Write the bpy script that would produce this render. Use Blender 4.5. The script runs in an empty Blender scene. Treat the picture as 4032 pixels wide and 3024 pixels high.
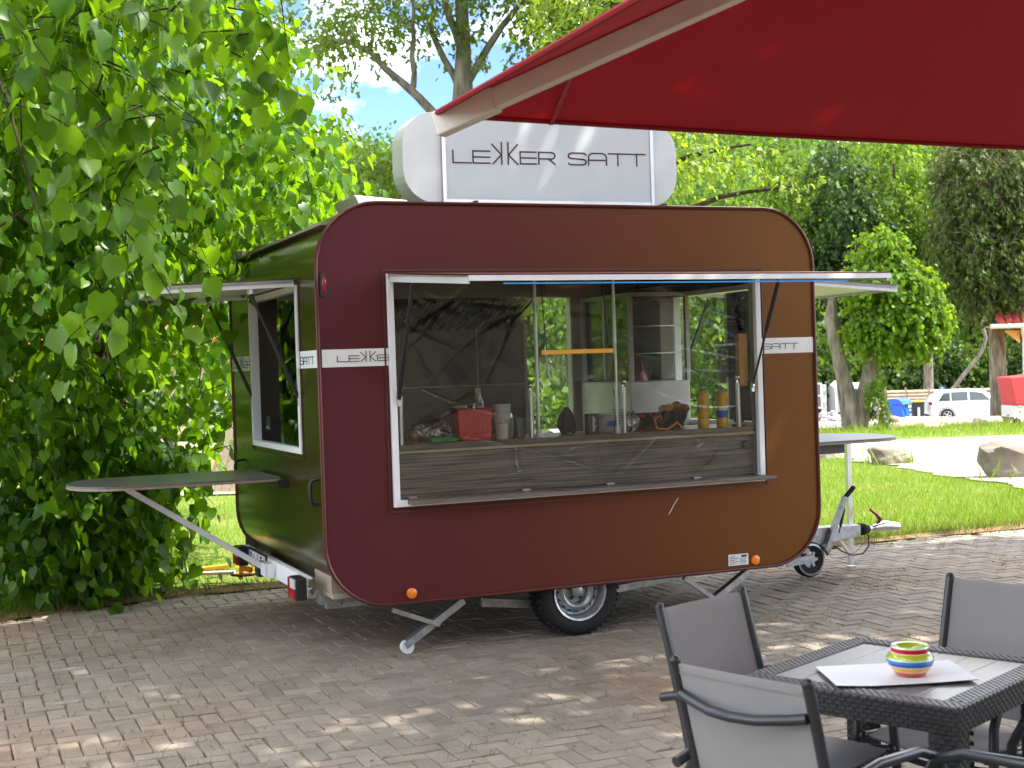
import bpy, bmesh, math, random
import numpy as np
from mathutils import Vector, Matrix, noise as mnoise

# ------------------------------------------------------------------ camera, world, sun, exposure
scn = bpy.context.scene
COL = scn.collection
R = math.radians
EYE = 1.626646
cam_d = bpy.data.cameras.new('camera'); cam = bpy.data.objects.new('camera', cam_d); COL.objects.link(cam)
cam_d.sensor_width = 36.0; cam_d.lens = 36.0 * 5400 / 4032
cam_d.clip_start = 0.05; cam_d.clip_end = 3000
cam_d.dof.use_dof = True; cam_d.dof.focus_distance = 8.2; cam_d.dof.aperture_fstop = 7.0
PITCH, ROLL = -0.01345496, -0.03265822
fw = Vector((0, math.cos(PITCH), math.sin(PITCH))); rt0 = Vector((1, 0, 0)); up0 = Vector((0, -math.sin(PITCH), math.cos(PITCH)))
rt = math.cos(ROLL) * rt0 + math.sin(ROLL) * up0; up = -math.sin(ROLL) * rt0 + math.cos(ROLL) * up0
cam.matrix_world = Matrix(((rt.x, up.x, -fw.x, 0), (rt.y, up.y, -fw.y, 0), (rt.z, up.z, -fw.z, EYE), (0, 0, 0, 1)))
scn.camera = cam

SUN_DIR = Vector((0.62, -0.07, 1.0)).normalized()
SUN_EL = math.asin(SUN_DIR.z); SUN_ROT = math.pi / 2 - math.atan2(SUN_DIR.y, SUN_DIR.x)
w = bpy.data.worlds.new('World'); scn.world = w; w.use_nodes = True
nt = w.node_tree; nt.nodes.clear()
wo = nt.nodes.new('ShaderNodeOutputWorld'); bg = nt.nodes.new('ShaderNodeBackground')
sky = nt.nodes.new('ShaderNodeTexSky'); sky.sky_type = 'NISHITA'; sky.sun_disc = False
sky.sun_elevation = SUN_EL; sky.sun_rotation = SUN_ROT; sky.air_density = 0.4; sky.dust_density = 0.1; sky.ozone_density = 4
tc = nt.nodes.new('ShaderNodeTexCoord'); mp = nt.nodes.new('ShaderNodeMapping'); mp.inputs['Scale'].default_value = (1, 1, 2.2)
mp.inputs['Location'].default_value = (0.35, 0.2, 0.6)
nz = nt.nodes.new('ShaderNodeTexNoise'); nz.inputs['Scale'].default_value = 2.6; nz.inputs['Detail'].default_value = 7; nz.inputs['Roughness'].default_value = 0.55
cr = nt.nodes.new('ShaderNodeValToRGB'); cr.color_ramp.elements[0].position = 0.45; cr.color_ramp.elements[1].position = 0.60
mx = nt.nodes.new('ShaderNodeMixRGB'); mx.inputs['Color2'].default_value = (13.0, 12.7, 12.3, 1)
nt.links.new(tc.outputs['Generated'], mp.inputs['Vector']); nt.links.new(mp.outputs['Vector'], nz.inputs['Vector'])
nt.links.new(nz.outputs['Fac'], cr.inputs['Fac']); nt.links.new(cr.outputs['Color'], mx.inputs['Fac'])
nt.links.new(sky.outputs['Color'], mx.inputs['Color1']); nt.links.new(mx.outputs['Color'], bg.inputs['Color'])
bg.inputs['Strength'].default_value = 0.15
nt.links.new(bg.outputs['Background'], wo.inputs['Surface'])
sd = bpy.data.lights.new('sun', 'SUN'); sd.energy = 4.3; sd.angle = R(0.53); sd.color = (1.0, 0.94, 0.84)
so = bpy.data.objects.new('sun', sd); COL.objects.link(so)
so.rotation_euler = SUN_DIR.to_track_quat('Z', 'Y').to_euler(); so.location = (20, 0, 40)
scn.view_settings.view_transform = 'Standard'; scn.view_settings.look = 'None'
scn.view_settings.exposure = 1.88; scn.view_settings.gamma = 1.0; scn.view_settings.use_curve_mapping = False
scn.render.engine = 'CYCLES'
scn.cycles.use_denoising = True
scn.cycles.max_bounces = 9; scn.cycles.diffuse_bounces = 4; scn.cycles.glossy_bounces = 4
scn.cycles.transparent_max_bounces = 14; scn.cycles.transmission_bounces = 6
scn.cycles.sample_clamp_indirect = 6.0
scn.cycles.caustics_reflective = False; scn.cycles.caustics_refractive = False

rnd = random.Random(7)
npr = np.random.RandomState(11)

# ------------------------------------------------------------------ helpers
class MB:
    """collects simple shapes and links them as ONE mesh object"""
    def __init__(s): s.v = []; s.f = []; s.m = []; s.mat = 0
    def add(s, vs, fs):
        o = len(s.v); s.v.extend([tuple(p) for p in vs]); s.f.extend([tuple(i + o for i in f) for f in fs]); s.m.extend([s.mat] * len(fs)); return s
    def box(s, c, d, rot=None, taper=1.0):
        x, y, z = d[0] / 2, d[1] / 2, d[2] / 2; t = taper
        vs = [Vector(p) for p in ((-x, -y, -z), (x, -y, -z), (x, y, -z), (-x, y, -z), (-x * t, -y * t, z), (x * t, -y * t, z), (x * t, y * t, z), (-x * t, y * t, z))]
        if rot is not None: vs = [rot @ p for p in vs]
        c = Vector(c); return s.add([p + c for p in vs], [(0, 3, 2, 1), (4, 5, 6, 7), (0, 1, 5, 4), (1, 2, 6, 5), (2, 3, 7, 6), (3, 0, 4, 7)])
    def bbox(s, a, b): return s.box([(a[i] + b[i]) / 2 for i in range(3)], [abs(b[i] - a[i]) for i in range(3)])
    def bar(s, a, b, wd, hd, upv=(0, 0, 1)):
        a, b = Vector(a), Vector(b); d = (b - a); L = d.length; y = d.normalized(); u = Vector(upv)
        x = y.cross(u)
        if x.length < 1e-4: x = y.cross(Vector((1, 0, 0)))
        x.normalize(); z = x.cross(y); rot = Matrix((x, y, z)).transposed()
        return s.box((a + b) / 2, (wd, L, hd), rot)
    def tube(s, pts, r, n=8, caps=True, closed=False):
        pts = [Vector(p) for p in pts]; N = len(pts); rs = r if isinstance(r, (list, tuple)) else [r] * N
        vs = []; prev = None
        for i, p in enumerate(pts):
            if closed: t = (pts[(i + 1) % N] - pts[i - 1])
            else: t = pts[min(i + 1, N - 1)] - pts[max(i - 1, 0)]
            t.normalize()
            if prev is None:
                a = t.cross(Vector((0, 0, 1)))
                if a.length < 1e-3: a = t.cross(Vector((1, 0, 0)))
            else: a = prev - t * prev.dot(t)
            a.normalize(); prev = a; b = t.cross(a)
            for k in range(n):
                q = 2 * math.pi * k / n; vs.append(p + (a * math.cos(q) + b * math.sin(q)) * rs[i])
        fs = []
        for i in range(N if closed else N - 1):
            j = (i + 1) % N
            for k in range(n): fs.append((i * n + k, i * n + (k + 1) % n, j * n + (k + 1) % n, j * n + k))
        if caps and not closed: fs.append(tuple(range(n))[::-1]); fs.append(tuple((N - 1) * n + k for k in range(n)))
        return s.add(vs, fs)
    def lathe(s, prof, c, n=20, axis='z', caps=True):
        vs = []; c = Vector(c)
        for (r, h) in prof:
            for k in range(n):
                q = 2 * math.pi * k / n; x, y = r * math.cos(q), r * math.sin(q)
                p = {'z': (x, y, h), 'y': (x, h, y), 'x': (h, x, y)}[axis]; vs.append(c + Vector(p))
        fs = [(i * n + k, i * n + (k + 1) % n, (i + 1) * n + (k + 1) % n, (i + 1) * n + k) for i in range(len(prof) - 1) for k in range(n)]
        if caps: fs.append(tuple(range(n))[::-1]); fs.append(tuple((len(prof) - 1) * n + k for k in range(n)))
        return s.add(vs, fs)
    def prism(s, poly, plane, a, b):
        """polygon (2D) extruded; plane 'xz' along y, 'xy' along z, 'yz' along x"""
        def P(p, h): return {'xz': (p[0], h, p[1]), 'xy': (p[0], p[1], h), 'yz': (h, p[0], p[1])}[plane]
        n = len(poly); vs = [P(p, a) for p in poly] + [P(p, b) for p in poly]
        return s.add(vs, [tuple(range(n))[::-1], tuple(range(n, 2 * n))] + [(i, (i + 1) % n, n + (i + 1) % n, n + i) for i in range(n)])
    def sphere(s, c, r, n=10, sc=(1, 1, 1)):
        m = n // 2; vs = []; c = Vector(c)
        for i in range(m + 1):
            t = math.pi * i / m
            for k in range(n):
                q = 2 * math.pi * k / n; vs.append(c + Vector((r * sc[0] * math.sin(t) * math.cos(q), r * sc[1] * math.sin(t) * math.sin(q), r * sc[2] * math.cos(t))))
        return s.add(vs, [(i * n + k, (i + 1) * n + k, (i + 1) * n + (k + 1) % n, i * n + (k + 1) % n) for i in range(m) for k in range(n)])
    def grid(s, fn, nu, nv):
        vs = [fn(i / nu, j / nv) for j in range(nv + 1) for i in range(nu + 1)]
        return s.add(vs, [(j * (nu + 1) + i, j * (nu + 1) + i + 1, (j + 1) * (nu + 1) + i + 1, (j + 1) * (nu + 1) + i) for j in range(nv) for i in range(nu)])
    def quad(s, a, b, c, d): return s.add([a, b, c, d], [(0, 1, 2, 3)])
    def build(s, name, mats, parent=None, smooth=False, fix=True, bevel=0):
        me = bpy.data.meshes.new(name); me.from_pydata(s.v, [], s.f)
        mats = mats if isinstance(mats, (list, tuple)) else [mats]
        for mm in mats: me.materials.append(mm)
        if len(mats) > 1: me.polygons.foreach_set('material_index', s.m)
        if fix:
            bm = bmesh.new(); bm.from_mesh(me); bmesh.ops.recalc_face_normals(bm, faces=bm.faces)
            if bevel: bmesh.ops.bevel(bm, geom=[e for e in bm.edges if len(e.link_faces) == 2 and e.calc_face_angle(0) > 0.6], offset=bevel, segments=2, affect='EDGES', profile=0.5)
            bm.to_mesh(me); bm.free()
        if smooth: shade(me)
        return link(name, me, parent)

def shade(me, ang=0.7):
    me.polygons.foreach_set('use_smooth', [True] * len(me.polygons))
    try: me.set_sharp_from_angle(angle=ang)
    except Exception: pass
def link(name, me, parent=None):
    o = bpy.data.objects.new(name, me); COL.objects.link(o)
    if parent is not None: o.parent = parent
    return o
def tag(o, label=None, cat=None, group=None, kind=None):
    if label: o['label'] = label
    if cat: o['category'] = cat
    if group: o['group'] = group
    if kind: o['kind'] = kind
    return o
def thing(name, label, cat, loc=(0, 0, 0), rz=0.0, group=None):
    o = bpy.data.objects.new(name, None); COL.objects.link(o); o.location = loc; o.rotation_euler = (0, 0, rz); o.empty_display_size = .1
    return tag(o, label, cat, group)
def kids(o): return [c for c in COL.objects if c.parent == o]
def copy_tree(o, parent=None):
    c = o.copy(); COL.objects.link(c)
    if parent is not None: c.parent = parent
    for ch in list(kids(o)): copy_tree(ch, c)
    return c

# ------------------------------------------------------------------ materials
def nodes(name):
    m = bpy.data.materials.new(name); m.use_nodes = True; t = m.node_tree; t.nodes.clear()
    out = t.nodes.new('ShaderNodeOutputMaterial'); p = t.nodes.new('ShaderNodeBsdfPrincipled'); t.links.new(p.outputs[0], out.inputs[0])
    return m, t, p, out
def mat(name, col, rough=0.5, metal=0.0, spec=0.5, var=0.12, scale=6.0, bump=0.0, bscale=60.0, stretch=(1, 1, 1), emit=0, ecol=None, coat=0):
    m, t, p, out = nodes(name)
    tcn = t.nodes.new('ShaderNodeTexCoord'); mpn = t.nodes.new('ShaderNodeMapping'); mpn.inputs['Scale'].default_value = stretch
    t.links.new(tcn.outputs['Object'], mpn.inputs['Vector'])
    n = t.nodes.new('ShaderNodeTexNoise'); n.inputs['Scale'].default_value = scale; n.inputs['Detail'].default_value = 5
    t.links.new(mpn.outputs['Vector'], n.inputs['Vector'])
    mi = t.nodes.new('ShaderNodeMixRGB'); c = tuple(col)
    mi.inputs['Color1'].default_value = tuple(x * (1 - var) for x in c) + (1,); mi.inputs['Color2'].default_value = tuple(min(1, x * (1 + var)) for x in c) + (1,)
    mr_ = t.nodes.new('ShaderNodeMapRange'); mr_.inputs['From Min'].default_value = .32; mr_.inputs['From Max'].default_value = .68; t.links.new(n.outputs['Fac'], mr_.inputs['Value'])
    t.links.new(mr_.outputs[0], mi.inputs['Fac']); t.links.new(mi.outputs['Color'], p.inputs['Base Color'])
    p.inputs['Roughness'].default_value = rough; p.inputs['Metallic'].default_value = metal
    p.inputs['Specular IOR Level'].default_value = spec
    if coat: p.inputs['Coat Weight'].default_value = coat; p.inputs['Coat Roughness'].default_value = 0.12
    if emit: p.inputs['Emission Color'].default_value = tuple(ecol or col) + (1,); p.inputs['Emission Strength'].default_value = emit
    if bump:
        n2 = t.nodes.new('ShaderNodeTexNoise'); n2.inputs['Scale'].default_value = bscale; n2.inputs['Detail'].default_value = 4; t.links.new(mpn.outputs['Vector'], n2.inputs['Vector'])
        b = t.nodes.new('ShaderNodeBump'); b.inputs['Strength'].default_value = bump; b.inputs['Distance'].default_value = 0.02
        t.links.new(n2.outputs['Fac'], b.inputs['Height']); t.links.new(b.outputs['Normal'], p.inputs['Normal'])
    return m
def ramp_mat(name, axis, stops, rough=0.4, spec=0.5, metal=0.0, coat=0, interp='LINEAR', lo=0.0, hi=1.0, grain=0.0, coord='Object'):
    """colour bands / blend along one object axis (wrap colour shift held fixed, glaze bands)"""
    m, t, p, out = nodes(name)
    tcn = t.nodes.new('ShaderNodeTexCoord'); sp = t.nodes.new('ShaderNodeSeparateXYZ'); t.links.new(tcn.outputs[coord], sp.inputs[0])
    mr = t.nodes.new('ShaderNodeMapRange'); mr.inputs['From Min'].default_value = lo; mr.inputs['From Max'].default_value = hi
    t.links.new(sp.outputs[axis], mr.inputs['Value'])
    r = t.nodes.new('ShaderNodeValToRGB'); r.color_ramp.interpolation = interp
    el = r.color_ramp.elements
    while len(el) > 1: el.remove(el[-1])
    el[0].position = stops[0][0]; el[0].color = tuple(stops[0][1]) + (1,)
    for ps, c in stops[1:]:
        e = el.new(ps); e.color = tuple(c) + (1,)
    t.links.new(mr.outputs[0], r.inputs['Fac']); t.links.new(r.outputs['Color'], p.inputs['Base Color'])
    p.inputs['Roughness'].default_value = rough; p.inputs['Metallic'].default_value = metal; p.inputs['Specular IOR Level'].default_value = spec
    if coat: p.inputs['Coat Weight'].default_value = coat; p.inputs['Coat Roughness'].default_value = 0.18
    if grain:
        n2 = t.nodes.new('ShaderNodeTexNoise'); n2.inputs['Scale'].default_value = 260; t.links.new(tcn.outputs['Object'], n2.inputs['Vector'])
        n3 = t.nodes.new('ShaderNodeTexNoise'); n3.inputs['Scale'].default_value = 2.2; t.links.new(tcn.outputs['Object'], n3.inputs['Vector'])
        ad = t.nodes.new('ShaderNodeMath'); ad.operation = 'MULTIPLY_ADD'; ad.inputs[1].default_value = 8.0
        t.links.new(n3.outputs['Fac'], ad.inputs[0]); t.links.new(n2.outputs['Fac'], ad.inputs[2])
        b = t.nodes.new('ShaderNodeBump'); b.inputs['Strength'].default_value = grain; b.inputs['Distance'].default_value = 0.002
        t.links.new(ad.outputs[0], b.inputs['Height']); t.links.new(b.outputs['Normal'], p.inputs['Normal'])
    return m
def leaf_mat(name, c_lo, c_hi, trans, tfac=0.42, rough=0.45, spec=0.35, patch=None):
    m, t, p, out = nodes(name)
    g = t.nodes.new('ShaderNodeNewGeometry'); oi = t.nodes.new('ShaderNodeObjectInfo')
    ad = t.nodes.new('ShaderNodeMath'); ad.operation = 'ADD'; fr = t.nodes.new('ShaderNodeMath'); fr.operation = 'FRACT'
    t.links.new(g.outputs['Random Per Island'], ad.inputs[0]); t.links.new(oi.outputs['Random'], ad.inputs[1]); t.links.new(ad.outputs[0], fr.inputs[0])
    mi = t.nodes.new('ShaderNodeMixRGB'); mi.inputs['Color1'].default_value = tuple(c_lo) + (1,); mi.inputs['Color2'].default_value = tuple(c_hi) + (1,)
    t.links.new(fr.outputs[0], mi.inputs['Fac']); t.links.new(mi.outputs['Color'], p.inputs['Base Color'])
    if patch:
        n_ = t.nodes.new('ShaderNodeTexNoise'); n_.inputs['Scale'].default_value = .9; n_.inputs['Detail'].default_value = 5; n_.inputs['Roughness'].default_value = .65; t.links.new(g.outputs['Position'], n_.inputs['Vector'])
        r_ = t.nodes.new('ShaderNodeMapRange'); r_.inputs['From Min'].default_value = .48; r_.inputs['From Max'].default_value = .68; t.links.new(n_.outputs['Fac'], r_.inputs['Value'])
        pm = t.nodes.new('ShaderNodeMixRGB'); pm.inputs['Color2'].default_value = tuple(patch) + (1,); t.links.new(r_.outputs[0], pm.inputs['Fac']); t.links.new(mi.outputs['Color'], pm.inputs['Color1']); t.links.new(pm.outputs['Color'], p.inputs['Base Color'])
    p.inputs['Roughness'].default_value = rough; p.inputs['Specular IOR Level'].default_value = spec
    tr = t.nodes.new('ShaderNodeBsdfTranslucent')
    mt = t.nodes.new('ShaderNodeMixRGB'); mt.inputs['Color1'].default_value = tuple(x * .75 for x in trans) + (1,); mt.inputs['Color2'].default_value = tuple(trans) + (1,)
    t.links.new(fr.outputs[0], mt.inputs['Fac']); t.links.new(mt.outputs['Color'], tr.inputs['Color'])
    ms = t.nodes.new('ShaderNodeMixShader'); ms.inputs['Fac'].default_value = tfac
    t.links.new(p.outputs[0], ms.inputs[1]); t.links.new(tr.outputs[0], ms.inputs[2]); t.links.new(ms.outputs[0], out.inputs[0])
    return m
def thin_glass(name, tint=(0.92, 0.95, 0.93), gloss_add=0.0, rough=0.02, wrinkle=0.0, wscale=3.0, stretch=(1, 1, 1), ior=1.5):
    m, t, p, out = nodes(name); t.nodes.remove(p)
    tr = t.nodes.new('ShaderNodeBsdfTransparent'); tr.inputs['Color'].default_value = tuple(tint) + (1,)
    gl = t.nodes.new('ShaderNodeBsdfGlossy'); gl.inputs['Roughness'].default_value = rough; gl.inputs['Color'].default_value = (1, 1, 1, 1)
    fr = t.nodes.new('ShaderNodeFresnel'); fr.inputs['IOR'].default_value = ior
    ad = t.nodes.new('ShaderNodeMath'); ad.operation = 'ADD'; ad.inputs[1].default_value = gloss_add; t.links.new(fr.outputs[0], ad.inputs[0])
    ms = t.nodes.new('ShaderNodeMixShader'); t.links.new(ad.outputs[0], ms.inputs['Fac']); t.links.new(tr.outputs[0], ms.inputs[1]); t.links.new(gl.outputs[0], ms.inputs[2])
    t.links.new(ms.outputs[0], out.inputs[0])
    if wrinkle:
        tcn = t.nodes.new('ShaderNodeTexCoord'); mpn = t.nodes.new('ShaderNodeMapping'); mpn.inputs['Scale'].default_value = stretch; mpn.inputs['Rotation'].default_value = (0, R(28), 0)
        t.links.new(tcn.outputs['Object'], mpn.inputs['Vector'])
        n = t.nodes.new('ShaderNodeTexNoise'); n.inputs['Scale'].default_value = wscale; n.inputs['Detail'].default_value = 2.5; n.inputs['Distortion'].default_value = 1.6
        t.links.new(mpn.outputs['Vector'], n.inputs['Vector'])
        b = t.nodes.new('ShaderNodeBump'); b.inputs['Strength'].default_value = wrinkle; b.inputs['Distance'].default_value = 0.05
        t.links.new(n.outputs['Fac'], b.inputs['Height']); t.links.new(b.outputs['Normal'], gl.inputs['Normal'])
    return m
def cloth_mat(name, col, trans, tfac, weave=0.0, rough=0.8):
    m, t, p, out = nodes(name)
    tcn = t.nodes.new('ShaderNodeTexCoord'); n = t.nodes.new('ShaderNodeTexNoise'); n.inputs['Scale'].default_value = 5; n.inputs['Detail'].default_value = 6
    t.links.new(tcn.outputs['Object'], n.inputs['Vector']); mi = t.nodes.new('ShaderNodeMixRGB')
    mi.inputs['Color1'].default_value = tuple(x * .85 for x in col) + (1,); mi.inputs['Color2'].default_value = tuple(x * 1.12 for x in col) + (1,)
    t.links.new(n.outputs['Fac'], mi.inputs['Fac']); t.links.new(mi.outputs[0], p.inputs['Base Color']); p.inputs['Roughness'].default_value = rough
    if weave:
        wv = t.nodes.new('ShaderNodeTexChecker'); wv.inputs['Scale'].default_value = 700; t.links.new(tcn.outputs['Object'], wv.inputs['Vector'])
        b = t.nodes.new('ShaderNodeBump'); b.inputs['Strength'].default_value = weave; b.inputs['Distance'].default_value = .001; t.links.new(wv.outputs['Fac'], b.inputs['Height']); t.links.new(b.outputs['Normal'], p.inputs['Normal'])
    tr = t.nodes.new('ShaderNodeBsdfTranslucent'); tr.inputs['Color'].default_value = tuple(trans) + (1,)
    ms = t.nodes.new('ShaderNodeMixShader'); ms.inputs['Fac'].default_value = tfac
    t.links.new(p.outputs[0], ms.inputs[1]); t.links.new(tr.outputs[0], ms.inputs[2]); t.links.new(ms.outputs[0], out.inputs[0])
    return m
def ground_mat(name, cols, scale, bump=0.5, bscale=80, rough=0.95, coord='Object'):
    m, t, p, out = nodes(name)
    tcn = t.nodes.new('ShaderNodeTexCoord')
    n = t.nodes.new('ShaderNodeTexNoise'); n.inputs['Scale'].default_value = scale; n.inputs['Detail'].default_value = 8; n.inputs['Roughness'].default_value = .65
    t.links.new(tcn.outputs[coord], n.inputs['Vector'])
    r = t.nodes.new('ShaderNodeValToRGB'); el = r.color_ramp.elements
    el[0].position = 0.3; el[0].color = tuple(cols[0]) + (1,); el[1].position = 0.7; el[1].color = tuple(cols[-1]) + (1,)
    for i, c in enumerate(cols[1:-1]): e = el.new(.3 + .4 * (i + 1) / (len(cols) - 1)); e.color = tuple(c) + (1,)
    n3 = t.nodes.new('ShaderNodeTexNoise'); n3.inputs['Scale'].default_value = bscale; n3.inputs['Detail'].default_value = 5; t.links.new(tcn.outputs[coord], n3.inputs['Vector'])
    mx_ = t.nodes.new('ShaderNodeMixRGB'); mx_.blend_type = 'OVERLAY'; mx_.inputs['Fac'].default_value = .6
    t.links.new(n.outputs['Fac'], r.inputs['Fac']); t.links.new(r.outputs[0], mx_.inputs[1]); t.links.new(n3.outputs['Fac'], mx_.inputs[2]); t.links.new(mx_.outputs[0], p.inputs['Base Color'])
    p.inputs['Roughness'].default_value = rough; p.inputs['Specular IOR Level'].default_value = 0.2
    b = t.nodes.new('ShaderNodeBump'); b.inputs['Strength'].default_value = bump; b.inputs['Distance'].default_value = 0.03
    t.links.new(n3.outputs['Fac'], b.inputs['Height']); t.links.new(b.outputs['Normal'], p.inputs['Normal'])
    return m
def bark_mat(name, col):
    return mat(name, col, rough=0.95, spec=0.15, var=0.5, scale=9, bump=1.0, bscale=26, stretch=(1, 1, .18))
def paver_mat():
    m, t, p, out = nodes('paver_concrete')
    g = t.nodes.new('ShaderNodeNewGeometry'); oi = t.nodes.new('ShaderNodeObjectInfo')
    ad = t.nodes.new('ShaderNodeMath'); ad.operation = 'ADD'; fr = t.nodes.new('ShaderNodeMath'); fr.operation = 'FRACT'
    t.links.new(g.outputs['Random Per Island'], ad.inputs[0]); t.links.new(oi.outputs['Random'], ad.inputs[1]); t.links.new(ad.outputs[0], fr.inputs[0])
    r = t.nodes.new('ShaderNodeValToRGB'); el = r.color_ramp.elements
    el[0].position = 0; el[0].color = (.205, .178, .150, 1); el[1].position = 1; el[1].color = (.265, .232, .196, 1)
    e = el.new(.45); e.color = (.232, .197, .160, 1); t.links.new(fr.outputs[0], r.inputs['Fac'])
    n = t.nodes.new('ShaderNodeTexNoise'); n.inputs['Scale'].default_value = .42; n.inputs['Detail'].default_value = 2; t.links.new(g.outputs['Position'], n.inputs['Vector'])
    r2 = t.nodes.new('ShaderNodeValToRGB'); r2.color_ramp.elements[0].position = .50; r2.color_ramp.elements[1].position = .66; t.links.new(n.outputs['Fac'], r2.inputs['Fac'])
    red = t.nodes.new('ShaderNodeMixRGB'); red.blend_type = 'MULTIPLY'; red.inputs['Color2'].default_value = (1.06, .86, .74, 1)
    t.links.new(r2.outputs[0], red.inputs['Fac']); t.links.new(r.outputs[0], red.inputs['Color1'])
    n2 = t.nodes.new('ShaderNodeTexNoise'); n2.inputs['Scale'].default_value = 5; n2.inputs['Detail'].default_value = 9; n2.inputs['Roughness'].default_value = .7; t.links.new(g.outputs['Position'], n2.inputs['Vector'])
    n3 = t.nodes.new('ShaderNodeTexNoise'); n3.inputs['Scale'].default_value = 160; n3.inputs['Detail'].default_value = 3; t.links.new(g.outputs['Position'], n3.inputs['Vector'])
    o1 = t.nodes.new('ShaderNodeMixRGB'); o1.blend_type = 'OVERLAY'; o1.inputs['Fac'].default_value = .5; t.links.new(red.outputs[0], o1.inputs[1]); t.links.new(n2.outputs['Fac'], o1.inputs[2])
    o2 = t.nodes.new('ShaderNodeMixRGB'); o2.blend_type = 'OVERLAY'; o2.inputs['Fac'].default_value = .45; t.links.new(o1.outputs[0], o2.inputs[1]); t.links.new(n3.outputs['Fac'], o2.inputs[2])
    t.links.new(o2.outputs[0], p.inputs['Base Color']); p.inputs['Roughness'].default_value = .85; p.inputs['Specular IOR Level'].default_value = .3
    b = t.nodes.new('ShaderNodeBump'); b.inputs['Strength'].default_value = .35; b.inputs['Distance'].default_value = .004; t.links.new(n3.outputs['Fac'], b.inputs['Height']); t.links.new(b.outputs['Normal'], p.inputs['Normal'])
    return m

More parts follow.
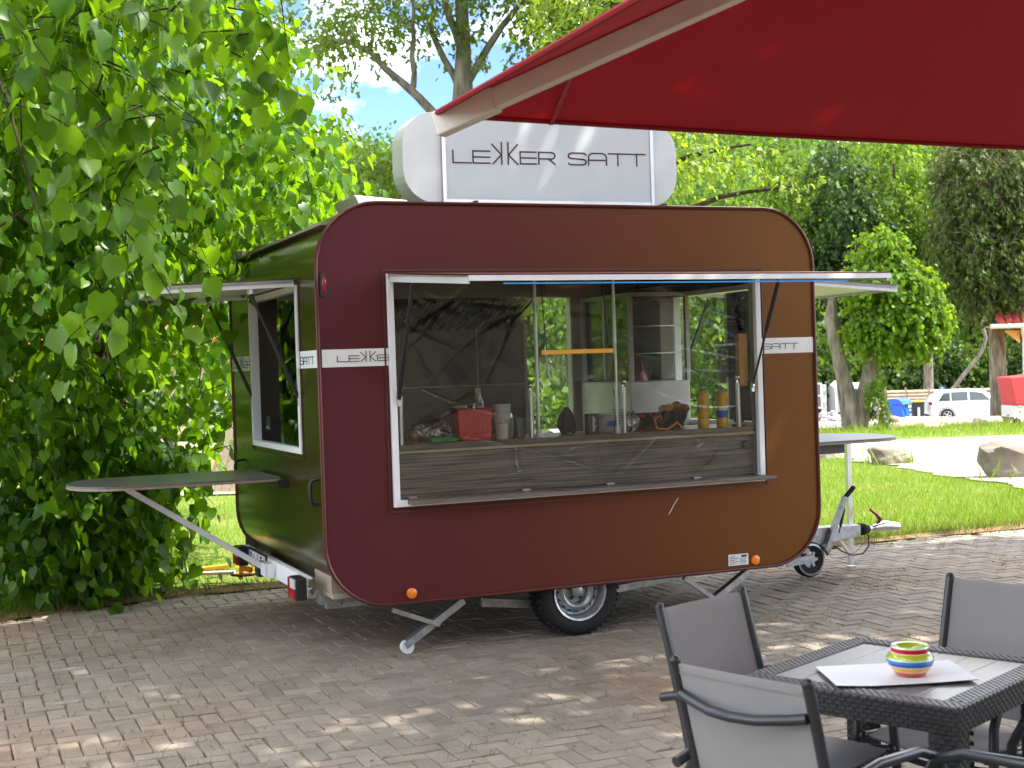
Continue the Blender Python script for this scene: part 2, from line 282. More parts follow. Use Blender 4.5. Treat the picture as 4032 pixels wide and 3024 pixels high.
M = dict(
    front_wrap=ramp_mat('front_wrap', 'X', [(0, (.098, .020, .028)), (.35, (.100, .022, .017)), (.62, (.118, .033, .010)), (1, (.145, .055, .008))], rough=.5, spec=.25, metal=.4, coat=0, lo=0, hi=3.25, grain=.12),  # sheen that shifts with view angle, painted as a fixed blend
    side_wrap=ramp_mat('side_wrap', 'Y', [(0, (.064, .050, .007)), (.45, (.043, .041, .008)), (1, (.030, .035, .009))], rough=.22, spec=.5, metal=.45, coat=.5, lo=0, hi=2.42, grain=.10),  # olive look of the angle-dependent sheen painted into the end colour
    piping=mat('maroon_piping', (.10, .022, .018), .3, .3), trim=mat('trim_line', (.085, .024, .014), .35, .2),
    white=mat('white_coat', (.78, .79, .80), .35, var=.05, scale=3), white_alu=mat('white_aluminium', (.70, .71, .72), .3, .1, var=.06),
    alu=mat('aluminium', (.62, .63, .64), .28, .95, var=.08), galv=mat('galvanised_steel', (.36, .375, .39), .42, .85, var=.22, scale=25),
    chrome=mat('polished_steel', (.75, .75, .75), .12, 1.0, var=.04), steel_d=mat('dark_steel', (.06, .06, .065), .45, .6),
    black=mat('black_plastic', (.012, .012, .013), .45), rubber=mat('tyre_rubber', (.018, .018, .018), .8, spec=.25, bump=.3, bscale=40),
    panel=mat('striped_panel', (.155, .132, .115), .45, var=.85, scale=5, stretch=(.45, 1, 24)), board=mat('board_grey_brown', (.13, .105, .092), .45, var=.35, scale=5, stretch=(.6, 20, 20)),
    shelf_top=mat('shelf_laminate', (.13, .125, .12), .3, var=.3, scale=6, stretch=(2, 18, 1)), ply=mat('ply_edge', (.30, .22, .19), .6, var=.25, scale=12, stretch=(1, 1, 20)),
    counter=mat('counter_wood', (.36, .20, .07), .35, var=.25, scale=4, stretch=(1, 12, 12)), edge=mat('light_edge', (.55, .44, .27), .5),
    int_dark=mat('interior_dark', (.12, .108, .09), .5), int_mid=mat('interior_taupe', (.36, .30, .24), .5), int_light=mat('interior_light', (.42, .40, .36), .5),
    hood=mat('hood_steel', (.16, .15, .14), .35, .5), fridge=mat('fridge_white', (.55, .53, .48), .4), glass=thin_glass('window_glass'),
    film=thin_glass('clear_film', (.95, .96, .93), .0, .10, ior=1.42),
    amber=mat('amber_reflector', (.85, .22, .01), .25, emit=.0), redlens=mat('red_lens', (.30, .006, .01), .15), clear_lens=mat('clear_lens', (.6, .6, .62), .15),
    text=mat('maroon_lettering', (.06, .012, .022), .5), text_b=mat('black_lettering', (.01, .01, .012), .5), plate_blue=mat('plate_blue', (.01, .04, .32), .4),
    plate_white=mat('plate_white', (.72, .74, .74), .35), led=mat('led_strip', (.02, .2, .6), .3, emit=.08, ecol=(.05, .40, .9)),
    sling=cloth_mat('sling_fabric', (.355, .35, .352), (.33, .325, .325), .25, weave=.4), frame=mat('chair_tube', (.042, .046, .052), .32, .35, var=.08),
    rattan=mat('rattan_plastic', (.030, .031, .033), .36, var=.2, scale=40), plank=mat('table_plank', (.165, .16, .16), .30, var=.14, scale=9, stretch=(14, 1, 1), bump=.12, bscale=40),
    paper=mat('white_paper', (.66, .69, .72), .7, var=.03), red_cloth=cloth_mat('red_canopy', (.30, .004, .013), (.16, .002, .005), .20), rib=mat('rib_aluminium', (.66, .60, .55), .4, 0, var=.06),
    red_plastic=mat('red_plastic', (.62, .012, .014), .3), translucent=mat('cloudy_plastic', (.62, .62, .60), .35), cup=mat('cup_card', (.72, .64, .58), .5),
    mustard=mat('mustard_yellow', (.78, .42, .01), .3), blue_cap=mat('blue_cap', (.05, .16, .42), .4), napkin=mat('napkin_paper', (.75, .60, .42), .8),
    green_p=mat('green_plastic', (.03, .36, .10), .4), bread=mat('bread_bag', (.50, .36, .18), .35, var=.4, scale=16), brown_liq=mat('dark_sauce', (.05, .02, .015), .15),
    towel=mat('grey_towel', (.16, .13, .11), .95, bump=.5), orange=mat('orange_trim', (.85, .24, .06), .6), bag=thin_glass('clear_bag', (.80, .82, .78), .12, .08, wrinkle=.5, wscale=14),
    box_clear=mat('clear_box', (.45, .43, .38), .25), blue_label=mat('blue_label', (.02, .10, .45), .4), cloth_navy=mat('navy_cloth', (.02, .02, .045), .9),
    pink=mat('pink_bag', (.45, .14, .17), .6), pepper=mat('yellow_pepper', (.70, .36, .03), .3, var=.5), lamp_o=mat('heat_lamp_orange', (.85, .40, .05), .35, emit=.10, ecol=(1, .45, .05)),
    yellow=mat('clamp_yellow', (.80, .38, .01), .35, var=.15), pinkish=mat('bare_steel_strip', (.62, .46, .36), .4),
    soil=ground_mat('soil', [(.024, .026, .012), (.036, .052, .015), (.030, .048, .012)], .5), turf=ground_mat('turf', [(.075, .14, .014), (.12, .18, .022), (.20, .20, .06)], .7, bump=.8, bscale=90),
    joint=ground_mat('joint_sand', [(.12, .105, .075), (.15, .13, .095), (.11, .12, .055)], 2.2, bscale=120), gravel=ground_mat('gravel', [(.27, .245, .20), (.34, .31, .26), (.40, .36, .30)], 1.2, bscale=45),
    asphalt=ground_mat('pale_asphalt', [(.24, .24, .25), (.30, .29, .29), (.34, .33, .32)], .6, bscale=60), litter=ground_mat('leaf_litter', [(.13, .075, .035), (.19, .12, .06), (.12, .10, .04)], 6, bscale=60),
    paver=paver_mat(), stone=mat('boulder', (.175, .15, .118), .9, var=.45, scale=2.2, bump=.7, bscale=9), rubble=mat('rubble', (.42, .41, .40), .9, var=.4, scale=6, bump=.6),
    wood=mat('weathered_wood', (.34, .26, .17), .8, var=.35, scale=6, stretch=(14, 14, 1)), log=mat('bare_log', (.56, .45, .33), .8, var=.25, scale=5, bump=.4, bscale=14),
    fence=mat('fence_plank', (.36, .27, .18), .85, var=.35, scale=3, stretch=(1, 1, 8)), fence_post=mat('fence_post', (.22, .18, .13), .85),
    carw=mat('car_white', (.72, .73, .74), .2, coat=.7, var=.03), carg=mat('car_glass', (.03, .045, .055), .05), rim=mat('alloy_rim', (.55, .56, .58), .25, .8),
    binblue=mat('bin_blue', (.012, .10, .52), .38, var=.1), bindark=mat('bin_black', (.02, .02, .022), .4), sticker=mat('yellow_sticker', (.78, .62, .12), .5), lidyellow=mat('yellow_lid', (.65, .52, .02), .4),
    tarp=mat('red_tarp', (.58, .035, .04), .5, var=.12, scale=2), tile=mat('roof_tile', (.40, .07, .055), .6, var=.3), orangewood=mat('pine_board', (.62, .30, .07), .6), plaster=mat('plaster', (.62, .54, .42), .9),
    signblue=mat('sign_blue', (.01, .12, .55), .4), bark=bark_mat('bark', (.075, .055, .038)), bark_d=bark_mat('bark_dark', (.045, .032, .024)), bark_g=bark_mat('bark_grey', (.16, .135, .105)), bark_c=bark_mat('bark_conifer', (.21, .17, .13)),
    linden=leaf_mat('linden_leaf', (.020, .080, .006), (.084, .170, .010), (.29, .55, .010), .45, rough=.40, spec=.28), maple=leaf_mat('maple_leaf', (.050, .090, .010), (.085, .13, .015), (.26, .40, .02), .42),
    lime=leaf_mat('lime_leaf', (.090, .16, .015), (.15, .21, .03), (.42, .58, .03), .5), bright=leaf_mat('bright_leaf', (.045, .115, .004), (.10, .185, .008), (.30, .48, .010), .42, spec=.2),
    forest=leaf_mat('forest_leaf', (.040, .090, .012), (.075, .135, .018), (.17, .31, .02), .40, spec=.15), forest_l=leaf_mat('forest_leaf_light', (.070, .14, .014), (.11, .185, .022), (.27, .44, .03), .44, spec=.15),
    forest_d=leaf_mat('forest_leaf_dark', (.024, .055, .014), (.045, .085, .020), (.09, .17, .02), .34, spec=.15), conifer=leaf_mat('conifer_spray', (.024, .048, .008), (.082, .118, .020), (.14, .20, .025), .30, spec=.15),
    grass=leaf_mat('grass_blade', (.085, .17, .010), (.16, .24, .020), (.34, .50, .03), .34, spec=.2, patch=(.24, .22, .07)), weed=leaf_mat('weed', (.05, .10, .015), (.16, .15, .03), (.2, .28, .03), .3), dry=leaf_mat('dry_leaf', (.14, .07, .03), (.30, .20, .09), (.2, .12, .04), .2),
)

# ------------------------------------------------------------------ terrain
EDGE = [(-60, -20), (-8, 6.6), (-3.55, 9.36), (-2.55, 10.15), (-1.7, 10.46), (2.65, 11.66), (3.29, 11.96), (4.61, 12.45), (9, 14.4), (90, 46)]
def edge_y(x):
    for (a, b), (c, d) in zip(EDGE[:-1], EDGE[1:]):
        if x <= c: return b + (d - b) * (x - a) / (c - a)
    return EDGE[-1][1]
def gz(y):
    if y < 13: return 0.0
    if y < 78: return -0.0326 * (y - 13)
    if y < 92: return -2.12
    return -2.12 + 0.205 * (y - 92)
def sheet(name, fn, nu, nv, m, parent=None, kind='structure'):
    o = MB().grid(fn, nu, nv).build(name, m, parent, fix=False); o['kind'] = kind; return o
def smooth_y(v): return -40 + 480 * v
sheet('ground', lambda u, v: (-220 + 480 * u, smooth_y(v), gz(smooth_y(v)) - 0.12), 24, 240, M['soil'])
def lawn_pt(u, v):
    x = -45 + 90 * u; e = edge_y(x); y = e + (56 - e) * v ** 1.3 if e < 56 else e
    h = 0.02 * mnoise.noise((x * .6, y * .6, 0)) if v > 0 else -.01
    return (x, y, gz(y) + h * min(1, v * 12))
sheet('lawn', lawn_pt, 120, 90, M['turf'])
GR_L = [(6.45, 14.6), (6.42, 17.4), (6.46, 20.4), (6.55, 24.6), (6.68, 29.5), (5.9, 33), (4.0, 37.0)]
def gravel_pt(u, v):
    k = v * (len(GR_L) - 1); i = min(int(k), len(GR_L) - 2); f = k - i
    xl = GR_L[i][0] + (GR_L[i + 1][0] - GR_L[i][0]) * f; yl = GR_L[i][1] + (GR_L[i + 1][1] - GR_L[i][1]) * f
    x = xl + (36 - xl) * u; y = yl + u * 6.5 + .25 * mnoise.noise((x * .8, yl * .8, 3))
    xl += .30 * mnoise.noise((yl * .9, 0, 0)) + .12 * mnoise.noise((yl * 4, 3, 0))
    return (xl + (36 - xl) * u, y, gz(y) + .022)
sheet('gravel_road', gravel_pt, 60, 140, M['gravel'])
sheet('car_park', lambda u, v: (2 + 50 * u, 56.5 + 22 * v - 3 * u, gz(56.5 + 22 * v - 3 * u) + .03), 20, 30, M['asphalt'])
sheet('path', lambda u, v: (-16 + 14 * u, 20.6 + 1.5 * v + 1.2 * u, gz(20.6 + 1.5 * v + 1.2 * u) + .034), 30, 4, M['gravel'])
# litter strip along the edge of the paving
sheet('earth_strip', lambda u, v: (-9 + 20 * u, edge_y(-9 + 20 * u) - .06 + v * (.34 + .25 * mnoise.noise((u * 30, v, 2))), .006 + .012 * math.sin(v * 3.1)), 160, 5, M['litter'])

# ------------------------------------------------------------------ paving: herringbone, every brick its own piece
pav = tag(MB().grid(lambda u, v: ((lambda x: (x, -14 + (edge_y(x) + 14) * v, -.022 + .006 * mnoise.noise((x * 2, v * 60, 1))))(-14 + 32 * u)), 90, 60).build('pavement', M['joint'], fix=False), kind='structure')
A_P = 0.3939752
def brick_mesh(name, L, W, H=.05, b=.006, var=0):
    r = random.Random(var); x, y = L / 2, W / 2; j = lambda: r.uniform(-.0025, .0025)
    base = [(-x, -y), (x, -y), (x, y), (-x, y)]
    low = [(p[0] + j(), p[1] + j(), -H) for p in base]; mid = [(a[0], a[1], -b - abs(j())) for a in low]; top = [(p[0] - math.copysign(b, p[0]) + j(), p[1] - math.copysign(b, p[1]) + j(), j() * .4) for p in base]
    vs = low + mid + top; fs = [(8, 9, 10, 11)]
    for k in range(4):
        n = (k + 1) % 4; fs += [(k, n, 4 + n, 4 + k), (4 + k, 4 + n, 8 + n, 8 + k)]
    return vs, fs
BW = 0.0945; GAP = .0036
tmpl = [brick_mesh('b', 2 * BW - GAP, BW - GAP, var=k) for k in range(6)]
bricks = []
ca, sa = math.cos(A_P), math.sin(A_P)
def in_view(x, y): return y > 1.2 and abs(x) < .40 * y + .7
N = 130
for i in range(-N, N):
    for j in range(-N, N):
        k = (i - j) % 4
        if k == 0: cx, cy, rot = i + 1.0, j + .5, 0
        elif k == 3: cx, cy, rot = i + .5, j + 1.0, 1
        else: continue
        X, Y = cx * BW, cy * BW
        wx, wy = ca * X - sa * Y, 7 + sa * X + ca * Y
        if not in_view(wx, wy) or wy > edge_y(wx) - .05 + .05 * math.sin(wx * 9): continue
        bricks.append((wx, wy, A_P + rot * math.pi / 2))
bricks.sort(key=lambda b: b[1] if (b[1] > 4.6 and abs(b[0]) < .37 * b[1]) else b[1] + 50)
bmeshes = []
for k, (vs, fs) in enumerate(tmpl):
    me = bpy.data.meshes.new('brick'); me.from_pydata(vs, [], fs); me.materials.append(M['paver']); bmeshes.append(me)
for (x, y, a) in bricks[:300]:
    o = bpy.data.objects.new('brick', bmeshes[rnd.randrange(6)]); COL.objects.link(o); o.parent = pav
    o.location = (x, y, rnd.uniform(-.003, .003)); o.rotation_euler = (rnd.uniform(-.008, .008), rnd.uniform(-.008, .008), a + rnd.uniform(-.012, .012))
vs_all, fs_all = [], []
for (x, y, a) in bricks[300:]:
    vs, fs = tmpl[rnd.randrange(6)]; a += rnd.uniform(-.012, .012); c, s = math.cos(a), math.sin(a); o = len(vs_all); dz = rnd.uniform(-.003, .003); tx, ty = rnd.uniform(-.01, .01), rnd.uniform(-.01, .01)
    vs_all += [(x + c * p[0] - s * p[1], y + s * p[0] + c * p[1], p[2] + dz + tx * p[0] + ty * p[1]) for p in vs]; fs_all += [tuple(q + o for q in f) for f in fs]
me = bpy.data.meshes.new('bricks'); me.from_pydata(vs_all, [], fs_all); me.materials.append(M['paver'])
o = link('brick_field', me, pav); o['kind'] = 'stuff'

# ------------------------------------------------------------------ scatter of many small faces (leaves, grass) with numpy
def rot_from(ydir, zdir):
    y = ydir / (np.linalg.norm(ydir, axis=1, keepdims=True) + 1e-9)
    x = np.cross(y, zdir); x /= (np.linalg.norm(x, axis=1, keepdims=True) + 1e-9); z = np.cross(x, y)
    return np.stack([x, y, z], axis=2)
def scatter_mesh(name, tv, tf, pos, rot, scale, m):
    tv = np.array(tv, float); n = len(pos); k = len(tv)
    tz = np.repeat(tv[None, :, :], n, 0); tz[:, :, 2] *= npr.uniform(-.4, 2.6, (n, 1)); tz[:, :, 0] *= npr.uniform(.82, 1.12, (n, 1)); tz[:, :, 2] += npr.uniform(-.10, .10, (n, 1)) * np.sin(tz[:, :, 1] * 5)
    V = np.einsum('nij,nkj->nki', rot, tz) * scale[:, None, None] + pos[:, None, :]
    me = bpy.data.meshes.new(name); nf = len(tf); lens = np.array([len(f) for f in tf]); flat = np.array([i for f in tf for i in f])
    me.vertices.add(n * k); me.vertices.foreach_set('co', V.reshape(-1).astype(np.float32))
    loops = (flat[None, :] + (np.arange(n) * k)[:, None]).reshape(-1)
    me.loops.add(len(loops)); me.loops.foreach_set('vertex_index', loops.astype(np.int32))
    tot = np.tile(lens, n); st = np.concatenate([[0], np.cumsum(tot)[:-1]])
    me.polygons.add(n * nf); me.polygons.foreach_set('loop_start', st.astype(np.int32))
    try: me.polygons.foreach_set('loop_total', tot.astype(np.int32))
    except Exception: pass
    me.polygons.foreach_set('use_smooth', np.ones(n * nf, dtype=bool))
    me.materials.append(m); me.update(calc_edges=True); me.validate(); return me
LEAF_V = [(0, 0, 0), (0, -.5, -.03), (0, -1.06, -.16), (-.25, .14, .03), (-.52, -.12, .10), (-.51, -.52, .08), (-.26, -.84, -.03), (.22, .13, .05), (.50, -.14, .12), (.49, -.52, .07), (.25, -.82, -.04)]
LEAF_F = [(0, 3, 4, 1), (1, 4, 5, 6), (1, 6, 2), (0, 1, 8, 7), (1, 10, 9, 8), (1, 2, 10)]
STAR_V = [(0, 0, 0), (-.5, -.1, .08), (-.24, -.42, .02), (-.30, -.86, -.05), (0, -.62, 0), (0, -1.1, -.12), (.30, -.86, -.05), (.24, -.42, .02), (.5, -.1, .08)]
STAR_F = [(0, 1, 2), (0, 2, 3, 4), (0, 4, 6, 7), (4, 3, 5, 6), (0, 7, 8)]
OVAL_V = [(0, 0, 0), (-.40, -.4, .06), (0, -1, -.05), (.40, -.4, .06)]
OVAL_F = [(0, 1, 2), (0, 2, 3)]
SPRAY_V = [(0, 0, 0), (-.16, -.35, .03), (-.34, -.75, -.02), (-.06, -.6, 0), (0, -1.1, -.08), (.07, -.62, 0), (.33, -.8, -.02), (.17, -.33, .03)]
SPRAY_F = [(0, 1, 3), (1, 2, 3), (0, 3, 4), (0, 4, 5), (0, 5, 7), (7, 5, 6)]
def cloud(blobs, n, rs, twig=0.28, per=9, shell=2.0, droop=.75):
    """leaf positions gathered round twigs inside ellipsoids; returns pos, tip dir, normal, twig centres"""
    vol = np.array([b[3] * b[4] * b[5] * (b[6] if len(b) > 6 else 1) for b in blobs]); pr_ = vol / vol.sum()
    nt_ = max(1, n // per); bi = rs.choice(len(blobs), nt_, p=pr_); B = np.array([b[:6] for b in blobs])[bi]
    d = rs.normal(size=(nt_, 3)); d /= np.linalg.norm(d, axis=1, keepdims=True); rr = rs.rand(nt_, 1) ** (1 / (3 * shell / 1.5))
    tw = B[:, :3] + d * rr * B[:, 3:]
    out = d * np.array([1, 1, .3])
    dirs = out + rs.normal(scale=.5, size=(nt_, 3)) + np.array([0, 0, -.35]); dirs /= np.linalg.norm(dirs, axis=1, keepdims=True)
    ti = np.repeat(np.arange(nt_), per); s = np.tile(np.linspace(-.5, .9, per), nt_)[:, None]
    pos = tw[ti] + dirs[ti] * s * twig * 1.6 + np.array([0, 0, -1]) * (np.maximum(s, 0) ** 2) * twig * droop + rs.normal(scale=.16 * twig + .004, size=(len(ti), 3))
    tip = np.array([0, 0, -droop]) + dirs[ti] * .45 + rs.normal(scale=.38, size=(len(ti), 3))
    nor = out[ti] * .7 + np.array([0, 0, .75]) + rs.normal(scale=.5, size=(len(ti), 3))
    return pos, tip, nor, tw, dirs
def branchy(mb, base, tops, r0, r1, rs, seg=7, n=7, wob=.06):
    for t_ in tops:
        a, b = np.array(base if not isinstance(t_[0], (tuple, list)) else t_[0], float), np.array(t_ if not isinstance(t_[0], (tuple, list)) else t_[1], float)
        L = np.linalg.norm(b - a); pts = []
        for i in range(seg + 1):
            f = i / seg; p = a + (b - a) * f + np.array([0, 0, math.sin(f * math.pi) * L * .06])
            if 0 < i < seg: p = p + rs.normal(scale=wob * L / seg, size=3)
            pts.append(tuple(p))
        mb.tube(pts, [r0 + (r1 - r0) * i / seg for i in range(seg + 1)], n)
def make_tree(name, label, cat, base, trunk_pts, trunk_r, limbs, blobs, nleaf, lsize, lm, bm_, seed, tmpl=(OVAL_V, OVAL_F), group=None, twig=.3, per=9, shell=2.0, droop=.75, twigs=True, n=10, single=0):
    rs = np.random.RandomState(seed)
    t = thing(name, label, cat, base, 0, group); b0 = np.array(base, float)
    mb = MB(); mb.tube([tuple(np.array(p) - b0) for p in trunk_pts], trunk_r, n)
    for (a, c, ra, rb) in limbs: branchy(mb, tuple(np.array(a) - b0), [tuple(np.array(c) - b0)], ra, rb, rs)
    tr = mb.build('trunk', bm_, t, smooth=True, fix=False)
    bl = [tuple(np.array(b[:3]) - b0) + tuple(b[3:]) for b in blobs]
    pos, tip, nor, tw, dirs = cloud(bl, nleaf, rs, twig, per, shell, droop)
    sc = lsize * rs.uniform(.65, 1.25, len(pos)); rot = rot_from(-tip, nor)
    if single:
        camp = np.array([0, 0, EYE]) - b0; vec = pos - camp; dep = vec[:, 1]; ok = (dep > 1) & (np.abs(vec[:, 0]) < .36 * dep) & (np.abs(vec[:, 2]) < .27 * dep)
        order = np.argsort(np.where(ok, dep / sc, 1e9))[:single]
        mask = np.ones(len(pos), bool); mask[order] = False
        lm_ = []
        for k in range(3):
            me_ = bpy.data.meshes.new('leaf'); r3 = random.Random(k)
            me_.from_pydata([(p[0] * r3.uniform(.9, 1.1), p[1], p[2] * r3.uniform(.2, 2.2)) for p in tmpl[0]], [], tmpl[1]); me_.materials.append(lm); shade(me_, 3); lm_.append(me_)
        for i in order:
            o = bpy.data.objects.new('leaf', lm_[int(i) % 3]); COL.objects.link(o); o.parent = t
            mm = Matrix([[*rot[i][r] * sc[i], pos[i][r]] for r in range(3)] + [[0, 0, 0, 1]]); o.matrix_local = mm
        pos, rot, sc = pos[mask], rot[mask], sc[mask]
    c = link('crown', scatter_mesh('crown', tmpl[0], tmpl[1], pos, rot, sc, lm), t)
    if single: c['kind'] = 'stuff'
    if twigs:
        mt = MB(); k = max(1, len(tw) // 900)
        for i in range(0, len(tw), k):
            a = tw[i] - dirs[i] * twig * 1.1; b = tw[i] + dirs[i] * twig * 1.3 + np.array([0, 0, -twig * .45])
            mt.tube([tuple(a), tuple(tw[i]), tuple(b)], [lsize * .05, lsize * .035, lsize * .02], 4, caps=False)
        mt.build('twigs', bm_, t, fix=False)['kind'] = 'stuff'
    return t

# ------------------------------------------------------------------ food trailer
TX, TY, TYAW = -1.056944, 7.534964, 0.3939752
TL, TW, TZ0, TH, TR = 3.249, 2.42, 0.310, 2.25, 0.36
def T(x, y, z): c, s = math.cos(TYAW), math.sin(TYAW); return (TX + c * x - s * y, TY + s * x + c * y, z)
trailer = thing('food_trailer', 'brown and maroon food trailer with rounded ends and its serving hatch open', 'food trailer', (TX, TY, 0), TYAW)
def rrect(x0, x1, z0, z1, r, n=9):
    pts = []
    for cx, cz, a0 in ((x1 - r, z1 - r, 0), (x0 + r, z1 - r, 90), (x0 + r, z0 + r, 180), (x1 - r, z0 + r, 270)):
        for k in range(n + 1): a = R(a0 + 90 * k / n); pts.append((cx + r * math.cos(a), cz + r * math.sin(a)))
    return pts
def panel_with_holes(name, outer, holes, y0, y1, mats, parent, plane='xz', smooth=False):
    bm = bmesh.new()
    P = (lambda p, h: (p[0], h, p[1])) if plane == 'xz' else (lambda p, h: (h, p[0], p[1]))
    es = []
    for loop in [outer] + holes:
        vs = [bm.verts.new(P(p, y0)) for p in loop]
        for i in range(len(vs)): es.append(bm.edges.new((vs[i], vs[(i + 1) % len(vs)])))
    bmesh.ops.triangle_fill(bm, use_beauty=True, edges=es)
    r = bmesh.ops.extrude_face_region(bm, geom=list(bm.faces))
    d = Vector(P((0, 0), y1 - y0))
    bmesh.ops.translate(bm, verts=[v for v in r['geom'] if isinstance(v, bmesh.types.BMVert)], vec=d)
    bmesh.ops.recalc_face_normals(bm, faces=bm.faces)
    me = bpy.data.meshes.new(name); bm.to_mesh(me); bm.free(); me.materials.append(mats)
    return link(name, me, parent)
def rect(a, b, c, d): return [(a, c), (b, c), (b, d), (a, d)]
OUT = rrect(0, TL, TZ0, TZ0 + TH, TR)
WX0, WX1, WZ0, WZ1 = .436, 2.806, .888, 2.128
front = panel_with_holes('front_panel', OUT, [rect(WX0 - .03, WX1 + .03, WZ0 - .03, WZ1 + .03)], 0, .035, M['front_wrap'], trailer)
back = panel_with_holes('back_panel', OUT, [rect(2.25, 2.635, .40, 2.145)], TW - .035, TW, M['side_wrap'], trailer)
# wrap-round shell: roof, floor and curved corners, flat ends with a window opening each
mb = MB(); ys = (.012, TW - .012)
top_arc = [p for p in OUT if p[1] > TZ0 + TH - TR - 1e-6]; bot_arc = [p for p in OUT if p[1] < TZ0 + TR + 1e-6]
def strip(arc, inset):
    n = len(arc); vs = [(p[0], y, p[1]) for p in arc for y in ys]; return vs, [(2 * i, 2 * i + 1, 2 * i + 3, 2 * i + 2) for i in range(n - 1)]
IN = rrect(.03, TL - .03, TZ0 + .03, TZ0 + TH - .03, TR - .03)
for prof in (OUT, IN):
    mb.add(*strip([p for p in prof if p[1] > TZ0 + TH - TR - 1e-6], 0)); mb.add(*strip([p for p in prof if p[1] < TZ0 + TR + 1e-6], 0))
shell = mb.build('roof_shell', M['side_wrap'], trailer, smooth=True, fix=False)
ZB, ZT = TZ0 + TR, TZ0 + TH - TR
SWY0, SWY1, SWZ0, SWZ1 = .47, 1.73, 1.185, 2.10
for nm, x0, x1 in (('end_wall', 0, .03), ('end_wall', TL, TL - .03)):
    panel_with_holes(nm, rect(.012, TW - .012, ZB, ZT), [rect(SWY0 - .03, SWY1 + .03, SWZ0 - .03, SWZ1 + .03)], x0, x1, M['side_wrap'], trailer, 'yz')
# piping round the front and back edges
for y in (-.004, TW + .004):
    MB().tube([(p[0], y, p[1]) for p in OUT], .011, 8, closed=True).build('edge_piping', M['piping'], trailer, smooth=True)
# recess lines and frames round the hatch
def frame_rect(mb, x0, x1, z0, z1, wd, y0, y1):
    mb.bbox((x0, y0, z0), (x1, y1, z0 + wd)); mb.bbox((x0, y0, z1 - wd), (x1, y1, z1)); mb.bbox((x0, y0, z0 + wd), (x0 + wd, y1, z1 - wd)); mb.bbox((x1 - wd, y0, z0 + wd), (x1, y1, z1 - wd))
mb = MB(); frame_rect(mb, .376, 2.868, .820, 2.188, .009, -.007, .0); mb.build('hatch_seam', M['trim'], trailer)
mb = MB(); frame_rect(mb, .400, 2.841, .852, 2.165, .037, -.022, .06); hatch_frame = mb.build('hatch_frame', M['white'], trailer, bevel=.003)
# hatch flap: the whole window field lifted up
fl_a, fl_b = (0, -.02, 2.138), (0, -1.262, 2.040)
mb = MB(); 
def flap_pts(x0, x1, a, b, th): return
def slab(mb, x0, x1, a, b, th):
    d = (Vector(b) - Vector(a)).normalized(); nrm = Vector((0, -d.z, d.y)); nrm = nrm if nrm.z > 0 else -nrm
    A0, A1 = Vector(a), Vector(a) + nrm * th; B0, B1 = Vector(b), Vector(b) + nrm * th
    vs = [(x0, A0.y, A0.z), (x1, A0.y, A0.z), (x1, B0.y, B0.z), (x0, B0.y, B0.z), (x0, A1.y, A1.z), (x1, A1.y, A1.z), (x1, B1.y, B1.z), (x0, B1.y, B1.z)]
    mb.add(vs, [(0, 3, 2, 1), (4, 5, 6, 7), (0, 1, 5, 4), (1, 2, 6, 5), (2, 3, 7, 6), (3, 0, 4, 7)])
slab(mb, .412, 2.868, fl_a, fl_b, .020); flap = mb.build('hatch_flap', M['int_light'], trailer)
mb = MB(); slab(mb, .400, 2.868, (0, -.03, 2.160), (0, -1.266, 2.063), .006); mb.build('flap_skin', M['front_wrap'], flap)
mb = MB(); mb.bar((.412, -1.262, 2.049), (2.868, -1.262, 2.049), .02, .026); mb.bar((.418, -.04, 2.13), (.418, -1.25, 2.038), .014, .03); mb.bar((2.862, -.04, 2.13), (2.862, -1.25, 2.038), .014, .03); mb.build('flap_edge', M['white_alu'], flap)
MB().bar((.60, -1.245, 2.024), (2.60, -1.245, 2.024), .010, .007).build('led_strip', M['led'], flap)
MB().bar((.405, -.012, 2.148), (2.84, -.012, 2.148), .03, .014).build('hinge', M['alu'], flap)
def strut(parent, a, b, r=.014):
    a, b = Vector(a), Vector(b); m = a + (b - a) * .52
    o = MB().tube([m, b], r, 10).tube([a, m], r * .5, 8).build('gas_strut', M['black'], parent, smooth=True)
    mm = MB(); mm.sphere(a, .015, 8); mm.bar(a + Vector((0, 0, -.035)), a + Vector((0, 0, .02)), .012, .02); mm.sphere(b, .013, 8); mm.build('ball_joint', M['alu'], o, smooth=True)
def strut2(parent, a, b, r=.014):   # thick end below
    a, b = Vector(a), Vector(b); m = a + (b - a) * .62
    o = MB().tube([a, m], r, 10).tube([m, b], r * .8, 8).build('gas_strut', M['black'], parent, smooth=True)
    mm = MB(); mm.sphere(a, .015, 8); mm.bar(a + Vector((0, 0, -.04)), a + Vector((0, 0, .01)), .012, .02); mm.sphere(b, .013, 8); mm.build('ball_joint', M['alu'], o, smooth=True)
strut2(flap, (.444, -.03, 1.46), (.444, -.34, 2.098)); strut(flap, (2.765, -.02, 1.45), (2.83, -.25, 2.10))
# lower panel, counter, sill board
pnl = MB().bbox((WX0, .055, WZ0), (WX1, .075, 1.150)).build('counter_front', M['panel'], trailer)
MB().bbox((WX0, .035, 1.148), (WX1, .40, 1.163)).build('counter_edge', M['edge'], trailer)
ctr = MB().bbox((WX0, .030, 1.165), (WX1, .52, 1.196)).build('counter_top', M['counter'], trailer)
MB().bbox((WX0, .026, 1.1655), (WX1, .0295, 1.1955)).build('counter_nosing', M['board'], ctr)
MB().bbox((.478, -.115, .868), (2.86, .05, .890)).build('sill_board', M['board'], trailer, bevel=.003)
MB().lathe([(.018, .054), (.022, .04), (.016, .03)], (2.735, 0, 1.085), 14, 'y').build('panel_knob', M['black'], trailer, smooth=True)
mb = MB()
for x in (.50, 1.20, 1.75, 2.35): mb.bbox((x, .02, .893), (x + .05, .054, .900))
mb.build('sill_clip', M['alu'], trailer)
